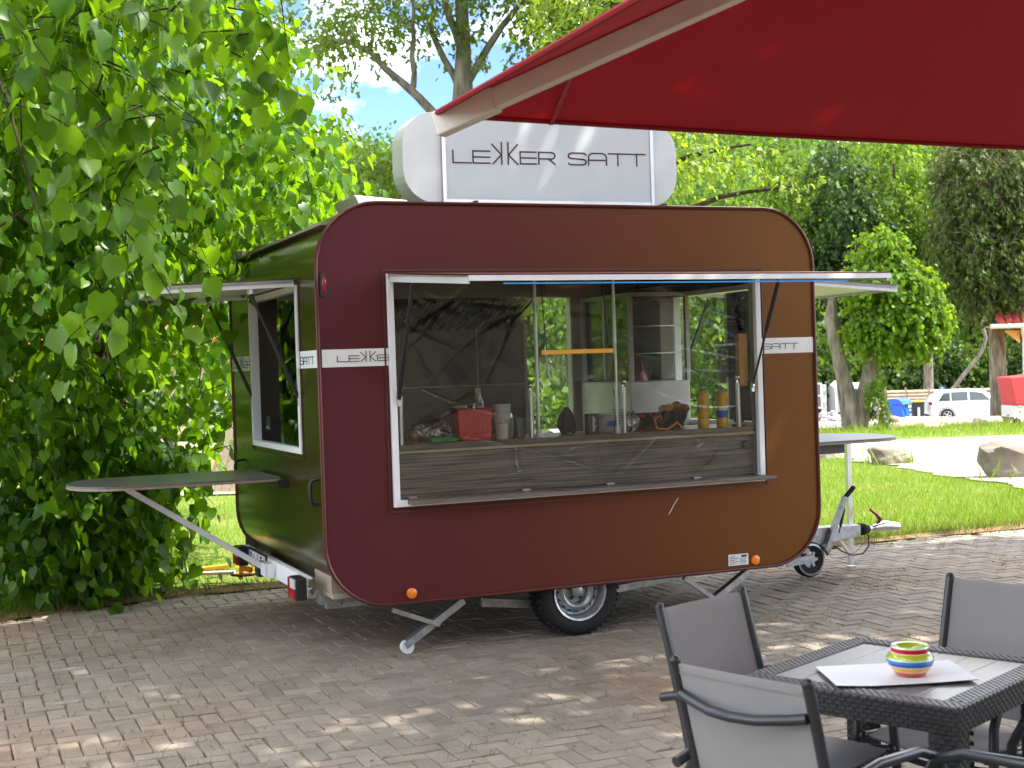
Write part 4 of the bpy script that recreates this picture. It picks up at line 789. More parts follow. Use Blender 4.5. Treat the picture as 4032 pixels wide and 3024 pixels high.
t = on_counter('navy_cloth', 'crumpled navy cloth behind the black box on the counter', 'cloth', 1.62, .28)
MB().grid(lambda u, v: ((.055 + .012 * math.sin(u * 31)) * math.cos(u * 6.283) * math.sin(v * 2.3 + .75), .045 * math.sin(u * 6.283) * math.sin(v * 2.3 + .75), .16 * v + .012 * math.sin(u * 19)), 24, 8).build('fabric', M['cloth_navy'], t, smooth=True)
t = on_counter('storage_box', 'clear plastic storage box with a blue label behind the guard post', 'box', 1.86, .25)
MB().prism([(-.07, 0), (.07, 0), (.078, .105), (-.078, .105)], 'xz', -.05, .05).build('box_body', M['box_clear'], t, bevel=.006); MB().bbox((-.082, -.055, .106), (.082, .055, .116)).build('lid', M['translucent'], t); MB().bbox((-.01, -.0525, .035), (.06, -.0505, .07)).build('label_sticker', M['blue_label'], t)
t = on_counter('clear_bag', 'crumpled clear plastic bag right of the middle guard post', 'bag', 1.995, .16)
MB().grid(lambda u, v: ((.065 + .015 * math.sin(u * 25)) * math.cos(u * 6.283) * math.sin(v * 2.6 + .3), (.05 + .01 * math.sin(u * 19)) * math.sin(u * 6.283) * math.sin(v * 2.6 + .3), .12 * v + .008 * math.sin(u * 31)), 28, 8).build('bag_film', M['bag'], t, smooth=True)
t = on_counter('folded_towel', 'grey towel with bright orange hem lying folded on the counter', 'towel', 2.20, .14)
MB().grid(lambda u, v: (-.11 + .22 * u, -.06 + .13 * v, .012 + .075 * math.exp(-((u - .25) / .2) ** 2) * (.4 + .6 * v) + .02 * math.sin(u * 8)), 20, 8).build('cloth', M['towel'], t, smooth=True)
MB().tube([(-.085, -.064, .075), (-.07, -.066, .015), (0, -.066, .008), (.05, -.065, .03), (.07, -.064, .05), (.1, -.064, .02), (.108, -.064, .008)], .006, 6).tube([(-.085, -.06, .075), (-.02, -.03, .09), (.0, 0, .07)], .005, 6).build('hem', M['orange'], t, smooth=True)
def mustard(x, y, lb, blue):
    t = on_counter('mustard_bottle', lb, 'bottle', x, y, CZ, 'yellow sauce bottles on the counter')
    MB().lathe([(.034, 0), (.037, .006), (.037, .055), (.034, .062), (.037, .07), (.037, .10), (.034, .108), (.037, .116), (.037, .145), (.032, .165), (.032, .172), (.036, .19), (.034, .215), (.022, .232), (.017, .234)], (0, 0, 0), 22).build('bottle_body', M['mustard'], t, smooth=True)
    MB().lathe([(.018, .234), (.018, .248), (.015, .251)], (0, 0, 0), 16).build('cap', M['blue_cap'], t, smooth=True)
    if blue: MB().lathe([(.0378, .062), (.0378, .105)], (0, 0, 0), 22, caps=False).build('label_band', M['signblue'], t, smooth=True); MB().lathe([(.0376, .106), (.0376, .13)], (0, 0, 0), 22, caps=False).build('label_top', M['plate_white'], t, smooth=True)
mustard(2.475, .10, 'plain yellow sauce bottle with blue cap', False); mustard(2.61, .10, 'yellow sauce bottle with a blue and white label', True)
t = on_counter('pepper_bowl', 'dark bowl heaped with yellow and red peppers behind the towel', 'bowl', 2.42, .38)
MB().lathe([(.05, 0), (.085, .06), (.095, .11), (.09, .11), (.05, .02)], (0, 0, 0), 20).build('bowl_body', M['steel_d'], t, smooth=True)
for k, (x, y, z, m_) in enumerate(((-.04, -.02, .125, 'pepper'), (.01, -.03, .14, 'pepper'), (.045, -.01, .13, 'green_p'), (.07, -.02, .12, 'red_plastic'), (-.07, 0, .12, 'bread'))): MB().sphere((x, y, z), .034, 12, (1.1, 1, .85)).build('pepper', M[m_], t, smooth=True)
t = on_counter('salad_tray', 'red tray of green salad leaves beneath the pepper bowl', 'tray', 2.35, .44)
MB().bbox((-.16, -.04, 0), (.16, .05, .10)).build('tray_body', M['redlens'], t, bevel=.01); mb = MB()
for k in range(14): mb.sphere((-.15 + .023 * k, -.05, .045 + .02 * (k % 3)), .022, 8, (1.2, .6, .7))
mb.build('salad', M['bright'], t, smooth=True)
t = thing('pink_bag', 'crumpled pink bag on top of the white display fridge base', 'bag', T(2.80, 1.56, 1.486), TYAW)
MB().grid(lambda u, v: ((.06 + .02 * math.sin(u * 22)) * math.cos(u * 6.283) * (1 - v * .9), (.05 + .012 * math.sin(u * 17)) * math.sin(u * 6.283) * (1 - v * .9), .20 * v), 22, 6).build('fabric', M['pink'], t, smooth=True)
t = thing('heat_lamp', 'long orange heat lamp bar hanging on two thin cords over the counter', 'lamp', T(1.96, .8, 1.705), TYAW)
MB().bar((-.26, 0, 0), (.26, 0, 0), .045, .028).build('lamp_housing', M['lamp_o'], t, bevel=.004)
for x in (-.23, .22): MB().tube([(x, 0, .014), (x - .012, .01, .25), (x - .03, 0, .5), (x - .03, 0, .74)], .004, 6).build('hanging_cord', M['black'], t)

# ------------------------------------------------------------------ wheel clamp lying on the grass
c_ = (-2.20, 10.56, .055)
t = thing('wheel_clamp', 'yellow steel wheel clamp with round disc lying on the grass', 'wheel clamp', c_, .12); t.scale = (.64,) * 3
MB().bar((-.50, .08, .07), (.02, .0, .075), .10, .035).build('lower_arm', M['pinkish'], t, bevel=.004); MB().bar((-.47, .22, .10), (-.05, .2, .13), .09, .04).build('upper_arm', M['yellow'], t, bevel=.004)
MB().lathe([(.0, .075), (.145, .062), (.15, .06)], (.14, -.02, 0), 30, caps=False).build('disc', M['yellow'], t, smooth=True); MB().tube([(.14 + .158 * math.cos(R(12 * k)), -.02 + .158 * math.sin(R(12 * k)), .055) for k in range(30)], .015, 8, closed=True).build('disc_rim', M['steel_d'], t, smooth=True)
mb = MB(); mb.bar((.10, -.10, 0), (.12, -.06, .26), .05, .05, (1, 0, 0)); mb.bar((.11, -.07, .14), (.23, -.10, .11), .06, .07); mb.build('hook', M['yellow'], t)
MB().bar((.05, .15, .10), (.07, .2, .28), .05, .05, (1, 0, 0)).build('rear_hook', M['yellow'], t); MB().tube([(.2, .12, .05), (.24, .14, .12), (.22, .16, .18)], .025, 8).build('side_hook', M['yellow'], t)
MB().bar((.228, -.10, .112), (.24, -.102, .110), .055, .065).build('hook_end', M['black'], t)
MB().tube([(-.49, .06, .07), (-.545, .06, .10), (-.56, .06, .16), (-.565, .06, .33), (-.555, .06, .38), (-.52, .06, .40), (-.40, .06, .405)], .017, 10).build('crank_bar', M['chrome'], t, smooth=True); MB().bar((-.62, .16, .06), (-.45, .14, .065), .03, .03).build('end_pin', M['steel_d'], t)

# ------------------------------------------------------------------ table, chairs, parasol
TBX, TBY, TBA, TBW, TBD, TBZ = 1.117, 4.034, -.743, .659, .685, .70
tb = thing('patio_table', 'dark grey rattan patterned plastic table with plank top', 'table', (TBX, TBY, 0), TBA)
hw, hd_ = TBW / 2, TBD / 2; BR = .062
mb = MB(); mb.bbox((-hw, -hd_, .622), (hw, -hd_ + BR, .694)); mb.bbox((-hw, hd_ - BR, .622), (hw, hd_, .694)); mb.bbox((-hw, -hd_ + BR, .622), (-hw + BR, hd_ - BR, .694)); mb.bbox((hw - BR, -hd_ + BR, .622), (hw, hd_ - BR, .694)); mb.build('apron', M['rattan'], tb)
NP = 6
for k in range(NP):
    x0 = -hw + BR + (TBW - 2 * BR) * k / NP; x1 = -hw + BR + (TBW - 2 * BR) * (k + 1) / NP
    MB().bbox((x0 + .0012, -hd_ + BR + .002, .668), (x1 - .0012, hd_ - BR - .002, .692)).build('plank', M['plank'], tb, bevel=.0015)
def weave_bump(mb, c, u, v, n, lu, lv, h):
    c, u, v, n = Vector(c), Vector(u), Vector(v), Vector(n)
    a = [c - u * lu - v * lv, c + u * lu - v * lv, c + u * lu + v * lv, c - u * lu + v * lv]; b = [c - u * lu * .62 - v * lv * .55 + n * h, c + u * lu * .62 - v * lv * .55 + n * h, c + u * lu * .62 + v * lv * .55 + n * h, c - u * lu * .62 + v * lv * .55 + n * h]
    mb.add(a + b, [(4, 5, 6, 7), (0, 1, 5, 4), (1, 2, 6, 5), (2, 3, 7, 6), (3, 0, 4, 7)])
def weave_face(mb, o, u, v, n, Lu, Lv, pu=.026, pv=.0125):
    o, u, v = Vector(o), Vector(u), Vector(v); nu, nv = max(1, round(Lu / pu)), max(1, round(Lv / pv))
    for j in range(nv):
        off = .5 if j % 2 else 0
        for i in range(nu):
            s_ = (i + .5 + off * .999) / nu
            if s_ > 1: continue
            weave_bump(mb, o + u * (s_ * Lu) + v * ((j + .5) / nv * Lv), u, v, n, Lu / nu * .46, Lv / nv * .47, .0042)
mb = MB()
for (o, u, n, L) in (((-hw, -hd_, .622), (1, 0, 0), (0, -1, 0), TBW), ((-hw, hd_, .622), (1, 0, 0), (0, 1, 0), TBW), ((-hw, -hd_, .622), (0, 1, 0), (-1, 0, 0), TBD), ((hw, -hd_, .622), (0, 1, 0), (1, 0, 0), TBD)): weave_face(mb, o, u, (0, 0, 1), n, L, .071)
weave_face(mb, (-hw, -hd_, .694), (1, 0, 0), (0, 1, 0), (0, 0, 1), TBW, BR, .022, .0125); weave_face(mb, (-hw, hd_ - BR, .694), (1, 0, 0), (0, 1, 0), (0, 0, 1), TBW, BR, .022, .0125)
weave_face(mb, (-hw, -hd_ + BR, .694), (0, 1, 0), (1, 0, 0), (0, 0, 1), TBD - 2 * BR, BR, .022, .0125); weave_face(mb, (hw - BR, -hd_ + BR, .694), (0, 1, 0), (1, 0, 0), (0, 0, 1), TBD - 2 * BR, BR, .022, .0125)
mb.build('weave', M['rattan'], tb, fix=False)['kind'] = 'stuff'
LW = .078
for sx in (-1, 1):
    for sy in (-1, 1):
        x0, y0 = sx * (hw - .002) - (LW if sx > 0 else 0), sy * (hd_ - .002) - (LW if sy > 0 else 0)
        mb = MB(); mb.bbox((x0, y0, 0), (x0 + LW, y0 + LW, .621))
        weave_face(mb, (x0, y0, 0), (1, 0, 0), (0, 0, 1), (0, -1, 0), LW, .621, .026, .0135); weave_face(mb, (x0, y0 + LW, 0), (1, 0, 0), (0, 0, 1), (0, 1, 0), LW, .621, .026, .0135)
        weave_face(mb, (x0, y0, 0), (0, 1, 0), (0, 0, 1), (-1, 0, 0), LW, .621, .026, .0135); weave_face(mb, (x0 + LW, y0, 0), (0, 1, 0), (0, 0, 1), (1, 0, 0), LW, .621, .026, .0135)
        mb.build('leg', M['rattan'], tb, fix=False)
# paper and striped bowl on it
t = thing('paper_sheet', 'white paper place mat under the striped bowl, one corner lifted', 'place mat', (1.09, 3.99, .6985))
def paper_pt(dz):
    Q = [(.855 + .02, 4.075), (.875, 3.805), (1.285, 3.835), (1.285, 4.105)]
    def f(u, v):
        ax = Q[1][0] + (Q[2][0] - Q[1][0]) * u, Q[1][1] + (Q[2][1] - Q[1][1]) * u; bx = Q[0][0] + (Q[3][0] - Q[0][0]) * u, Q[0][1] + (Q[3][1] - Q[0][1]) * u
        x, y = ax[0] + (bx[0] - ax[0]) * v, ax[1] + (bx[1] - ax[1]) * v
        return (x - 1.09, y - 3.99, dz + .014 * max(0, u - .55) ** 1.5 * (1 - v) + .006 * max(0, .25 - u) * 4 * (1 - v))
    return f
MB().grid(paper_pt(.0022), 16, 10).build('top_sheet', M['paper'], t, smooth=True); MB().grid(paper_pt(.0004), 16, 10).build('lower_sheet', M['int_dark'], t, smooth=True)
bx, by, bz = 1.118, 3.93, .7015
bands = [(0, (.55, .012, .01)), (.085, (.72, .11, .02)), (.17, (.80, .62, .46)), (.205, (.74, .42, .04)), (.33, (.78, .72, .55)), (.36, (.005, .06, .42)), (.47, (.01, .24, .58)), (.56, (.62, .78, .62)), (.60, (.40, .50, .03)), (.76, (.78, .58, .45)), (.79, (.48, .004, .012)), (.935, (.70, .80, .55))]
M['glaze'] = ramp_mat('glaze_bands', 'Z', bands, rough=.12, spec=.6, coat=.6, interp='CONSTANT', lo=0, hi=.086); M['glaze_in'] = mat('lime_glaze', (.32, .42, .02), .15, coat=.5)
bowl = thing('striped_bowl', 'round ceramic bowl with rainbow stripes standing on the white paper', 'bowl', (bx, by, bz))
prof = [(.034, 0), (.042, .003), (.052, .016), (.062, .030), (.067, .042), (.067, .05), (.062, .060), (.055, .066), (.052, .068), (.053, .074), (.054, .083), (.052, .086)]
MB().lathe(prof, (0, 0, 0), 40, caps=False).build('bowl_body', M['glaze'], bowl, smooth=True); MB().lathe([(.052, .0858), (.043, .0845), (.036, .076), (.002, .068)], (0, 0, 0), 40, caps=False).build('bowl_inside', M['glaze_in'], bowl, smooth=True)
# sling chairs
def chair(name, label, origin, yaw):
    t = thing(name, label, 'chair', (origin[0], origin[1], 0), yaw, 'sling chairs round the patio table')
    hwid = .205
    for s in (-1, 1):
        x = s * hwid
        MB().tube([(x, -.14, 0), (x, -.07, .22), (x, -.01, .40), (x, -.035, .52), (x, -.085, .72), (x, -.122, .855)], .0145, 12).build('back_upright', M['frame'], t, smooth=True)
        MB().tube([(x * 1.13, .44, 0), (x * 1.13, .43, .35), (x * 1.13, .42, .52), (x * 1.13, .385, .585), (x * 1.13, .30, .615), (x * 1.13, .12, .622), (x * 1.13, -.04, .60), (x * 1.13, -.10, .585)], .0145, 12).build('arm_leg', M['frame'], t, smooth=True)
        MB().tube([(x * 1.02, -.03, .415), (x * 1.02, .2, .400), (x * 1.02, .42, .425)], .013, 10).sphere((x * 1.02, .425, .426), .016, 10).build('seat_rail', M['frame'], t, smooth=True)
        MB().sphere((x, -.1225, .857), .0152, 10).build('end_cap', M['black'], t, smooth=True)
    MB().tube([(-hwid + .012, -.113, .772), (-.15, -.125, .764), (-.07, -.150, .755), (0, -.157, .753), (.07, -.150, .755), (.15, -.125, .764), (hwid - .012, -.113, .772)], .0135, 12).build('back_bar', M['frame'], t, smooth=True)
    MB().tube([(-hwid, .40, .385), (0, .41, .37), (hwid, .40, .385)], .011, 8).tube([(-hwid, -.03, .37), (hwid, -.03, .37)], .011, 8).build('cross_bar', M['frame'], t, smooth=True)
    def bk(off):
        def f(u, v):
            x = -hwid + 2 * hwid * u; y, z = (-.122 + (-.012 + .122) * (1 - v) ** 1.0, .43 + .422 * v)
            y = -.012 - .11 * v; sag = .022 * math.sin(u * math.pi) * (1 - .5 * v); return (x, y - sag * .5 + off, z)
        return f
    MB().grid(bk(.004), 14, 12).grid(bk(-.003), 14, 12).build('back_sling', M['sling'], t, smooth=True)
    mb = MB(); mb.grid(lambda u, v: (-hwid + 2 * hwid * u, -.012 - .11 * (.395 + .01 * v) / .422 - .011 * math.sin(u * math.pi) * .53 - .0045, .825 + .006 * v), 14, 1); mb.build('hem_stitch', M['sling'], t, smooth=True)
    def sf(off):
        def f(u, v):
            x = -hwid + 2 * hwid * u; sag = .03 * math.sin(u * math.pi); return (x, -.03 + .455 * v - .03 * math.sin(u * math.pi) * v, .425 + .005 * v - sag + off)
        return f
    MB().grid(sf(0), 14, 12).grid(sf(-.006), 14, 12).build('seat_sling', M['sling'], t, smooth=True)
    return t
def chair_from_top(name, label, p0, p1, flip=1):
    """p0, p1: top ends of the back at z = .86"""
    mx_, my_ = (p0[0] + p1[0]) / 2, (p0[1] + p1[1]) / 2; a = math.atan2(p1[1] - p0[1], p1[0] - p0[0])
    fx, fy = -math.sin(a) * flip, math.cos(a) * flip
    return chair(name, label, (mx_ + fx * .1225, my_ + fy * .1225), a if flip > 0 else a + math.pi)
chair_from_top('sling_chair', 'grey sling chair seen from behind, at the near left side of the table', (.396, 3.503), (.667, 3.203))
chair_from_top('sling_chair', 'grey sling chair at the far left side of the table, below the trailer wheel', (.441, 4.272), (.737, 4.542), -1)
chair_from_top('sling_chair', 'grey sling chair beyond the table, cut off by the right frame edge', (1.465, 4.69), (1.765, 4.365), -1)
chair('sling_chair', 'sling chair at the near right side, only its dark arm showing', (1.478, 3.36), math.atan2(.74, -.67) - math.pi / 2)

par_c = Vector((-.21, 4.18, 2.40)); pd1 = Vector((math.cos(R(25.8)), math.sin(R(25.8)), 0)); pd2 = Vector((math.cos(R(-68.7)), math.sin(R(-68.7)), 0)); PS = 3.5
ctr_ = par_c + (pd1 + pd2) * PS / 2
par = thing('parasol', 'large red parasol with pale ribs reaching over the table', 'parasol', (ctr_.x, ctr_.y, 0))
L_ = lambda p: Vector(p) - Vector((ctr_.x, ctr_.y, 0))
cs = [par_c, par_c + pd1 * PS, par_c + (pd1 + pd2) * PS, par_c + pd2 * PS]; apex = Vector((ctr_.x, ctr_.y, 3.15))
mb = MB()
for i in range(4):
    a, b = cs[i], cs[(i + 1) % 4]
    def f(u, v, a=a, b=b):
        e = a + (b - a) * u; p = e + (apex - e) * v; sag = .045 * math.sin(u * math.pi) * (1 - v) * (v + .15); q = L_(p); q.z -= sag; return tuple(q)
    mb.grid(f, 24, 16)
canopy = mb.build('canopy', M['red_cloth'], par, smooth=True, fix=False)
mb = MB()
for i in range(4):
    a, b = cs[i], cs[(i + 1) % 4]; mb.tube([tuple(L_(a + (b - a) * k / 12) - Vector((0, 0, .045 * math.sin(k / 12 * math.pi) * .15 + .003))) for k in range(13)], .009, 6)
mb.build('canopy_hem', M['red_cloth'], par, smooth=True)
for c in cs:
    a = L_(c) + (L_(apex) - L_(c)) * .012 - Vector((0, 0, .040)); b = L_(apex) - Vector((0, 0, .05))
    r_ = MB().bar(a, b, .045, .062).build('rib', M['rib'], par, bevel=.004)
    MB().bar(a - (b - a) * .008, a + (b - a) * .075, .054, .076).build('rib_end', M['rib'], r_, bevel=.005)
P1 = par_c + pd1 * .385; rb_ = par_c + (apex - par_c) * .2
for (c, d) in ((cs[0], pd1),):
    e0 = L_(c + d * .40) - Vector((0, 0, .014)); e1 = L_(c + (apex - c) * .2) - Vector((0, 0, .02)); MB().bar(e0, e1, .014, .006).build('corner_seam', M['redlens'], par)
MB().tube([(0, 0, .05), (0, 0, 3.19)], .038, 16).build('pole', M['rib'], par, smooth=True); MB().lathe([(.10, 3.02), (.10, 3.11), (.04, 3.14)], (0, 0, 0), 20).build('hub', M['rib'], par, smooth=True); MB().lathe([(.03, 3.15), (.05, 3.18), (.02, 3.23)], (0, 0, 0), 16).build('finial', M['rib'], par, smooth=True)
MB().box((0, 0, .04), (.7, .7, .08)).build('base', M['stone'], par, bevel=.01)

# ------------------------------------------------------------------ boulders
def boulder(label, loc, dims, seed, rz=0, cut=0):
    bm = bmesh.new(); bmesh.ops.create_icosphere(bm, subdivisions=4, radius=1)
    for v in bm.verts:
        p = v.co.copy(); q = p.copy(); d = 1 + .22 * mnoise.noise(p * 1.3 + Vector((seed, 0, 0))) + .10 * mnoise.noise(p * 3.1 + Vector((0, seed, 0))) + .035 * mnoise.noise(p * 8)
        m_ = max(abs(p.x), abs(p.y), abs(p.z)); q = p * (d / (m_ ** .45)) ; v.co = (q.x * dims[0], q.y * dims[1], q.z * dims[2])
        if cut: v.co.x += cut * v.co.z
    me = bpy.data.meshes.new('boulder'); bm.to_mesh(me); bm.free(); me.materials.append(M['stone']); shade(me, .5)
    o = link('boulder', me); o.location = loc; o.rotation_euler = (.1, .08, rz); tag(o, label, 'boulder', 'boulders along the gravel road')
boulder('low flat topped boulder beyond the trailer shelf leg on the lawn edge', (6.78, 24.8, gz(24.8) + .14), (.33, .30, .19), 3, .2)
boulder('small boulder close beside the trailer body at the lawn edge', (6.12, 27.7, gz(27.7) + .10), (.34, .28, .24), 9, .5)
boulder('big pale boulder with a sloping top at the right side of the lawn', (7.16, 19.7, gz(19.7) + .13), (.42, .34, .38), 14, -.15, -.35)

# ------------------------------------------------------------------ car, bins, fence, sign, trailer, shelter
CB = (19.25, 64.0, gz(64.0) + .03)
car = thing('parked_car', 'white estate car parked in front of the wooden fence', 'car', (CB[0], CB[1], CB[2]), -.09)
def car_loft(mb, st, n=14):
    """st: list of (x, half width low, half width high, z bottom, z belt, z top, half width roof)"""
    rings = []
    for (x, w0, w1, zb, zm, zt, wr) in st:
        ring = [(x, -w0 * .9, zb), (x, -w0, zb + .12), (x, -w1, zm), (x, -wr - .02, zt - .05), (x, -wr * .75, zt), (x, 0, zt + .012), (x, wr * .75, zt), (x, wr + .02, zt - .05), (x, w1, zm), (x, w0, zb + .12), (x, w0 * .9, zb)]; rings.append(ring)
    k = len(rings[0]); vs = [p for r in rings for p in r]
    fs = [(i * k + j, i * k + j + 1, (i + 1) * k + j + 1, (i + 1) * k + j) for i in range(len(rings) - 1) for j in range(k - 1)]
    fs += [tuple(range(k)), tuple((len(rings) - 1) * k + j for j in range(k))[::-1]]
    mb.add(vs, fs)
mb = MB()
car_loft(mb, [(0, .70, .66, .38, .78, .80, .60), (.06, .82, .80, .28, .90, .98, .66), (.25, .87, .86, .22, .93, 1.20, .60), (.55, .88, .87, .22, .94, 1.40, .58), (1.0, .88, .88, .22, .94, 1.47, .60), (1.8, .88, .88, .22, .94, 1.48, .61), (2.5, .88, .88, .22, .94, 1.45, .60), (3.0, .88, .87, .22, .95, 1.22, .62), (3.42, .88, .86, .22, .95, .985, .70), (4.0, .87, .84, .22, .88, .91, .66), (4.35, .82, .78, .28, .76, .80, .60), (4.5, .68, .66, .36, .62, .66, .50)])
mb.build('body', M['carw'], car, smooth=True)
def side_win(poly, y0, y1, nm='side_window'):
    for s in (-1, 1):
        f = lambda x, z: (x, s * (y0 + (y1 - y0) * (z - .95) / .45), z)
        vs = [f(*p) for p in poly]; vs2 = [(a, b + s * .012, c) for a, b, c in vs]; n = len(vs)
        MB().add(vs + vs2, [tuple(range(n)), tuple(range(n, 2 * n))[::-1]] + [(i, (i + 1) % n, n + (i + 1) % n, n + i) for i in range(n)]).build(nm, M['carg'], car)
side_win([(.42, .98), (.95, .98), (.98, 1.36), (.68, 1.33)], .872, .652); side_win([(1.02, .98), (1.75, .98), (1.78, 1.385), (1.05, 1.375)], .878, .655); side_win([(1.84, .98), (2.78, .98), (2.42, 1.33), (1.86, 1.385)], .878, .655)
MB().quad((2.62, -.60, 1.395), (2.62, .60, 1.395), (3.36, .72, 1.01), (3.36, -.72, 1.01)).build('windscreen', M['carg'], car)
MB().quad((.20, -.60, 1.13), (.20, .60, 1.13), (.48, .56, 1.36), (.48, -.56, 1.36)).build('rear_window', M['carg'], car)
for s in (-1, 1):
    MB().sphere((2.72, s * .96, 1.02), .10, 12, (.7, 1, .75)).build('door_mirror', M['carw'], car, smooth=True); MB().bbox((.01, s * .70, .80), (.14, s * .84, .96)).build('tail_light', M['redlens'], car, bevel=.01); MB().bar((.60, s * .60, 1.45), (2.2, s * .60, 1.49), .03, .03).build('roof_rail', M['alu'], car)
    MB().bbox((4.22, s * .55, .66), (4.40, s * .80, .78)).build('headlight', M['clear_lens'], car, bevel=.01)
    for x in (1.72, 2.0): MB().bar((x, s * .884, .86), (x + .16 - (.36 if x > 1.9 else 0), s * .884, .862), .02, .02).build('door_handle', M['carw'], car)
    mb = MB(); mb.bar((1.80, s * .885, .30), (1.80, s * .885, .94), .008, .004); mb.bar((2.86, s * .885, .30), (2.86, s * .885, .94), .008, .004); mb.build('door_gap', M['int_dark'], car)
    for x in (.80, 3.55):
        o = MB().lathe([(.20, s * .78), (.30, s * .78), (.315, s * .80), (.315, s * .875), (.30, s * .892), (.21, s * .892)], (x, 0, .315), 24, 'y').build('wheel', M['rubber'], car, smooth=True)
        mb = MB(); mb.lathe([(.205, s * .893), (.185, s * .899), (.18, s * .87)], (x, 0, .315), 24, 'y', caps=False); mb.lathe([(.05, s * .9), (.05, s * .87)], (x, 0, .315), 12, 'y')
        for k in range(5): a = 2 * math.pi * k / 5; mb.bar((x, s * .893, .315), (x + .19 * math.cos(a), s * .895, .315 + .19 * math.sin(a)), .05, .02, (0, 1, 0))
        mb.build('rim', M['rim'], o, smooth=True); MB().tube([(x + .36 * math.cos(R(a)), s * .872, .315 + .36 * math.sin(R(a))) for a in range(-10, 200, 15)], .018, 6).build('arch_trim', M['steel_d'], car, smooth=True)
def big_bin(name, label, loc, rz, bodym, lidm, sc=1.0, extra=False):
    t = thing(name, label, 'waste bin', loc, rz, 'waste bins by the fence'); S = sc
    mb = MB(); mb.prism([(-.58 * S, .14), (.58 * S, .14), (.67 * S, .95 * S), (-.67 * S, .95 * S)], 'xz', -.42 * S, .42 * S); mb.build('bin_body', bodym, t, bevel=.02)
    mb = MB(); n = 12
    mb.prism([(-.46 * S, .96 * S)] + [(-.46 * S * math.cos(R(180 * k / n)), .96 * S + .30 * S * math.sin(R(180 * k / n))) for k in range(1, n)] + [(.46 * S, .96 * S)], 'yz', -.70 * S, .70 * S); mb.build('domed_lid', lidm, t, smooth=True)
    for sx in (-1, 1):
        for sy in (-1, 1): MB().lathe([(.09, -.03), (.09, .03)], (sx * .48 * S, sy * .32 * S, .09), 14, 'y').build('caster', M['rubber'], t, smooth=True)
    mb = MB(); mb.bar((-.60 * S, -.44 * S, .96 * S), (-.16 * S, -.44 * S, .50 * S), .05, .03); mb.lathe([(.06, -.47 * S), (.06, -.42 * S)], (-.16 * S, 0, .50 * S), 14, 'y'); mb.build('lid_lever', lidm, t); MB().bbox((-.2 * S, -.48 * S, .80 * S), (.05 * S, -.45 * S, .97 * S)).build('handle', M['bindark'], t)
    if extra: MB().bbox((.18 * S, -.455 * S, .78 * S), (.56 * S, -.445 * S, .90 * S)).build('sticker', M['sticker'], t); mb = MB(); mb.bbox((.30 * S, -.453 * S, .62 * S), (.52 * S, -.447 * S, .68 * S)); mb.bbox((.34 * S, -.453 * S, .38 * S), (.52 * S, -.447 * S, .45 * S)); mb.build('bin_print', M['plate_white'], t)
    return t
def wheelie(label, loc, bodym, lidm, rz=0):
    t = thing('wheelie_bin', label, 'waste bin', loc, rz, 'waste bins by the fence')
    MB().prism([(-.24, .10), (.24, .10), (.29, .95), (-.29, .95)], 'xz', -.26, .26).build('bin_body', bodym, t, bevel=.02); MB().prism([(-.31, .952), (.31, .952), (.28, 1.03), (-.28, 1.03)], 'xz', -.30, .30).build('lid', lidm, t, bevel=.02)
    for s in (-1, 1): MB().lathe([(.10, -.03), (.10, .03)], (s * .2, .24, .10), 14, 'y').build('wheel', M['rubber'], t, smooth=True)
    MB().bbox((-.05, -.275, .25), (.06, -.262, .72)).build('white_label', M['plate_white'], t)
big_bin('recycling_bin', 'blue dome lidded bin with yellow sticker in front of the fence', (17.6, 62.6, gz(62.6) + .02), .95, M['binblue'], M['binblue'], .92, True)
wheelie('black wheelie bin with yellow lid right beside the blue bin', (18.62, 63.2, gz(63.2) + .02), M['bindark'], M['lidyellow'])
wheelie('dark blue wheelie bin just behind the white car', (19.75, 66.3, gz(66.3) + .02), M['binblue'], M['binblue'])
fn = thing('fence', 'brown fence of horizontal half round boards behind the car', 'fence', (19.2, 72.2, gz(72.6)), 0)
fx = [0, .45, 1.6, 2.85, 4.2, 5.9, 7.7, 9.5]
board_m = {}
for k, x in enumerate(fx): MB().bbox((x - .05, .55 * x * .33 - .06, 0), (x + .05, .55 * x * .33 + .06, 1.72 - .012 * x)).build('fence_post', M['fence_post'], fn)
for k in range(len(fx) - 1):
    x0, x1 = fx[k] + .052, fx[k + 1] - .052; y0, y1 = .1815 * fx[k], .1815 * fx[k + 1]
    for j in range(9):
        z = .10 + j * .178; o = MB().tube([(x0, y0, z - .012 * x0), (x1, y1, z - .012 * x1)], .084, 10).build('board', M['fence'], fn, smooth=True)
mb = MB().bbox((22.5, 72.25, gz(72.6) + 1.35), (22.78, 72.28, gz(72.6) + 1.72)); o = mb.build('parking_sign', M['signblue']); tag(o, 'small blue sign fixed on the brown fence above the car', 'sign')
mb = MB(); mb.lathe([(.035, 72.238), (.035, 72.249)], (22.64, 0, gz(72.6) + 1.63), 12, 'y'); mb.bbox((22.62, 72.238, gz(72.6) + 1.52), (22.66, 72.249, gz(72.6) + 1.59)); mb.bbox((22.54, 72.238, gz(72.6) + 1.40), (22.74, 72.249, gz(72.6) + 1.45)); mb.build('sign_print', M['plate_white'], o)
t = thing('road_sign', 'pale arrow shaped sign seen from its back on a thin pole', 'sign', (16.02, 68, gz(68)), .1)
MB().tube([(.06, 0, 0), (0, 0, 2.15)], .04, 10).build('pole', M['white_alu'], t, smooth=True); MB().prism([(-.30, 1.95), (-.02, 2.17), (.22, 2.05), (.22, 1.80), (-.05, 1.80)], 'xz', -.05, -.04).build('sign_board', M['white'], t)
t = thing('gate_panel', 'white framed gate panel with dark bars beyond the road', 'gate', (16.2, 75, gz(75)), 0)
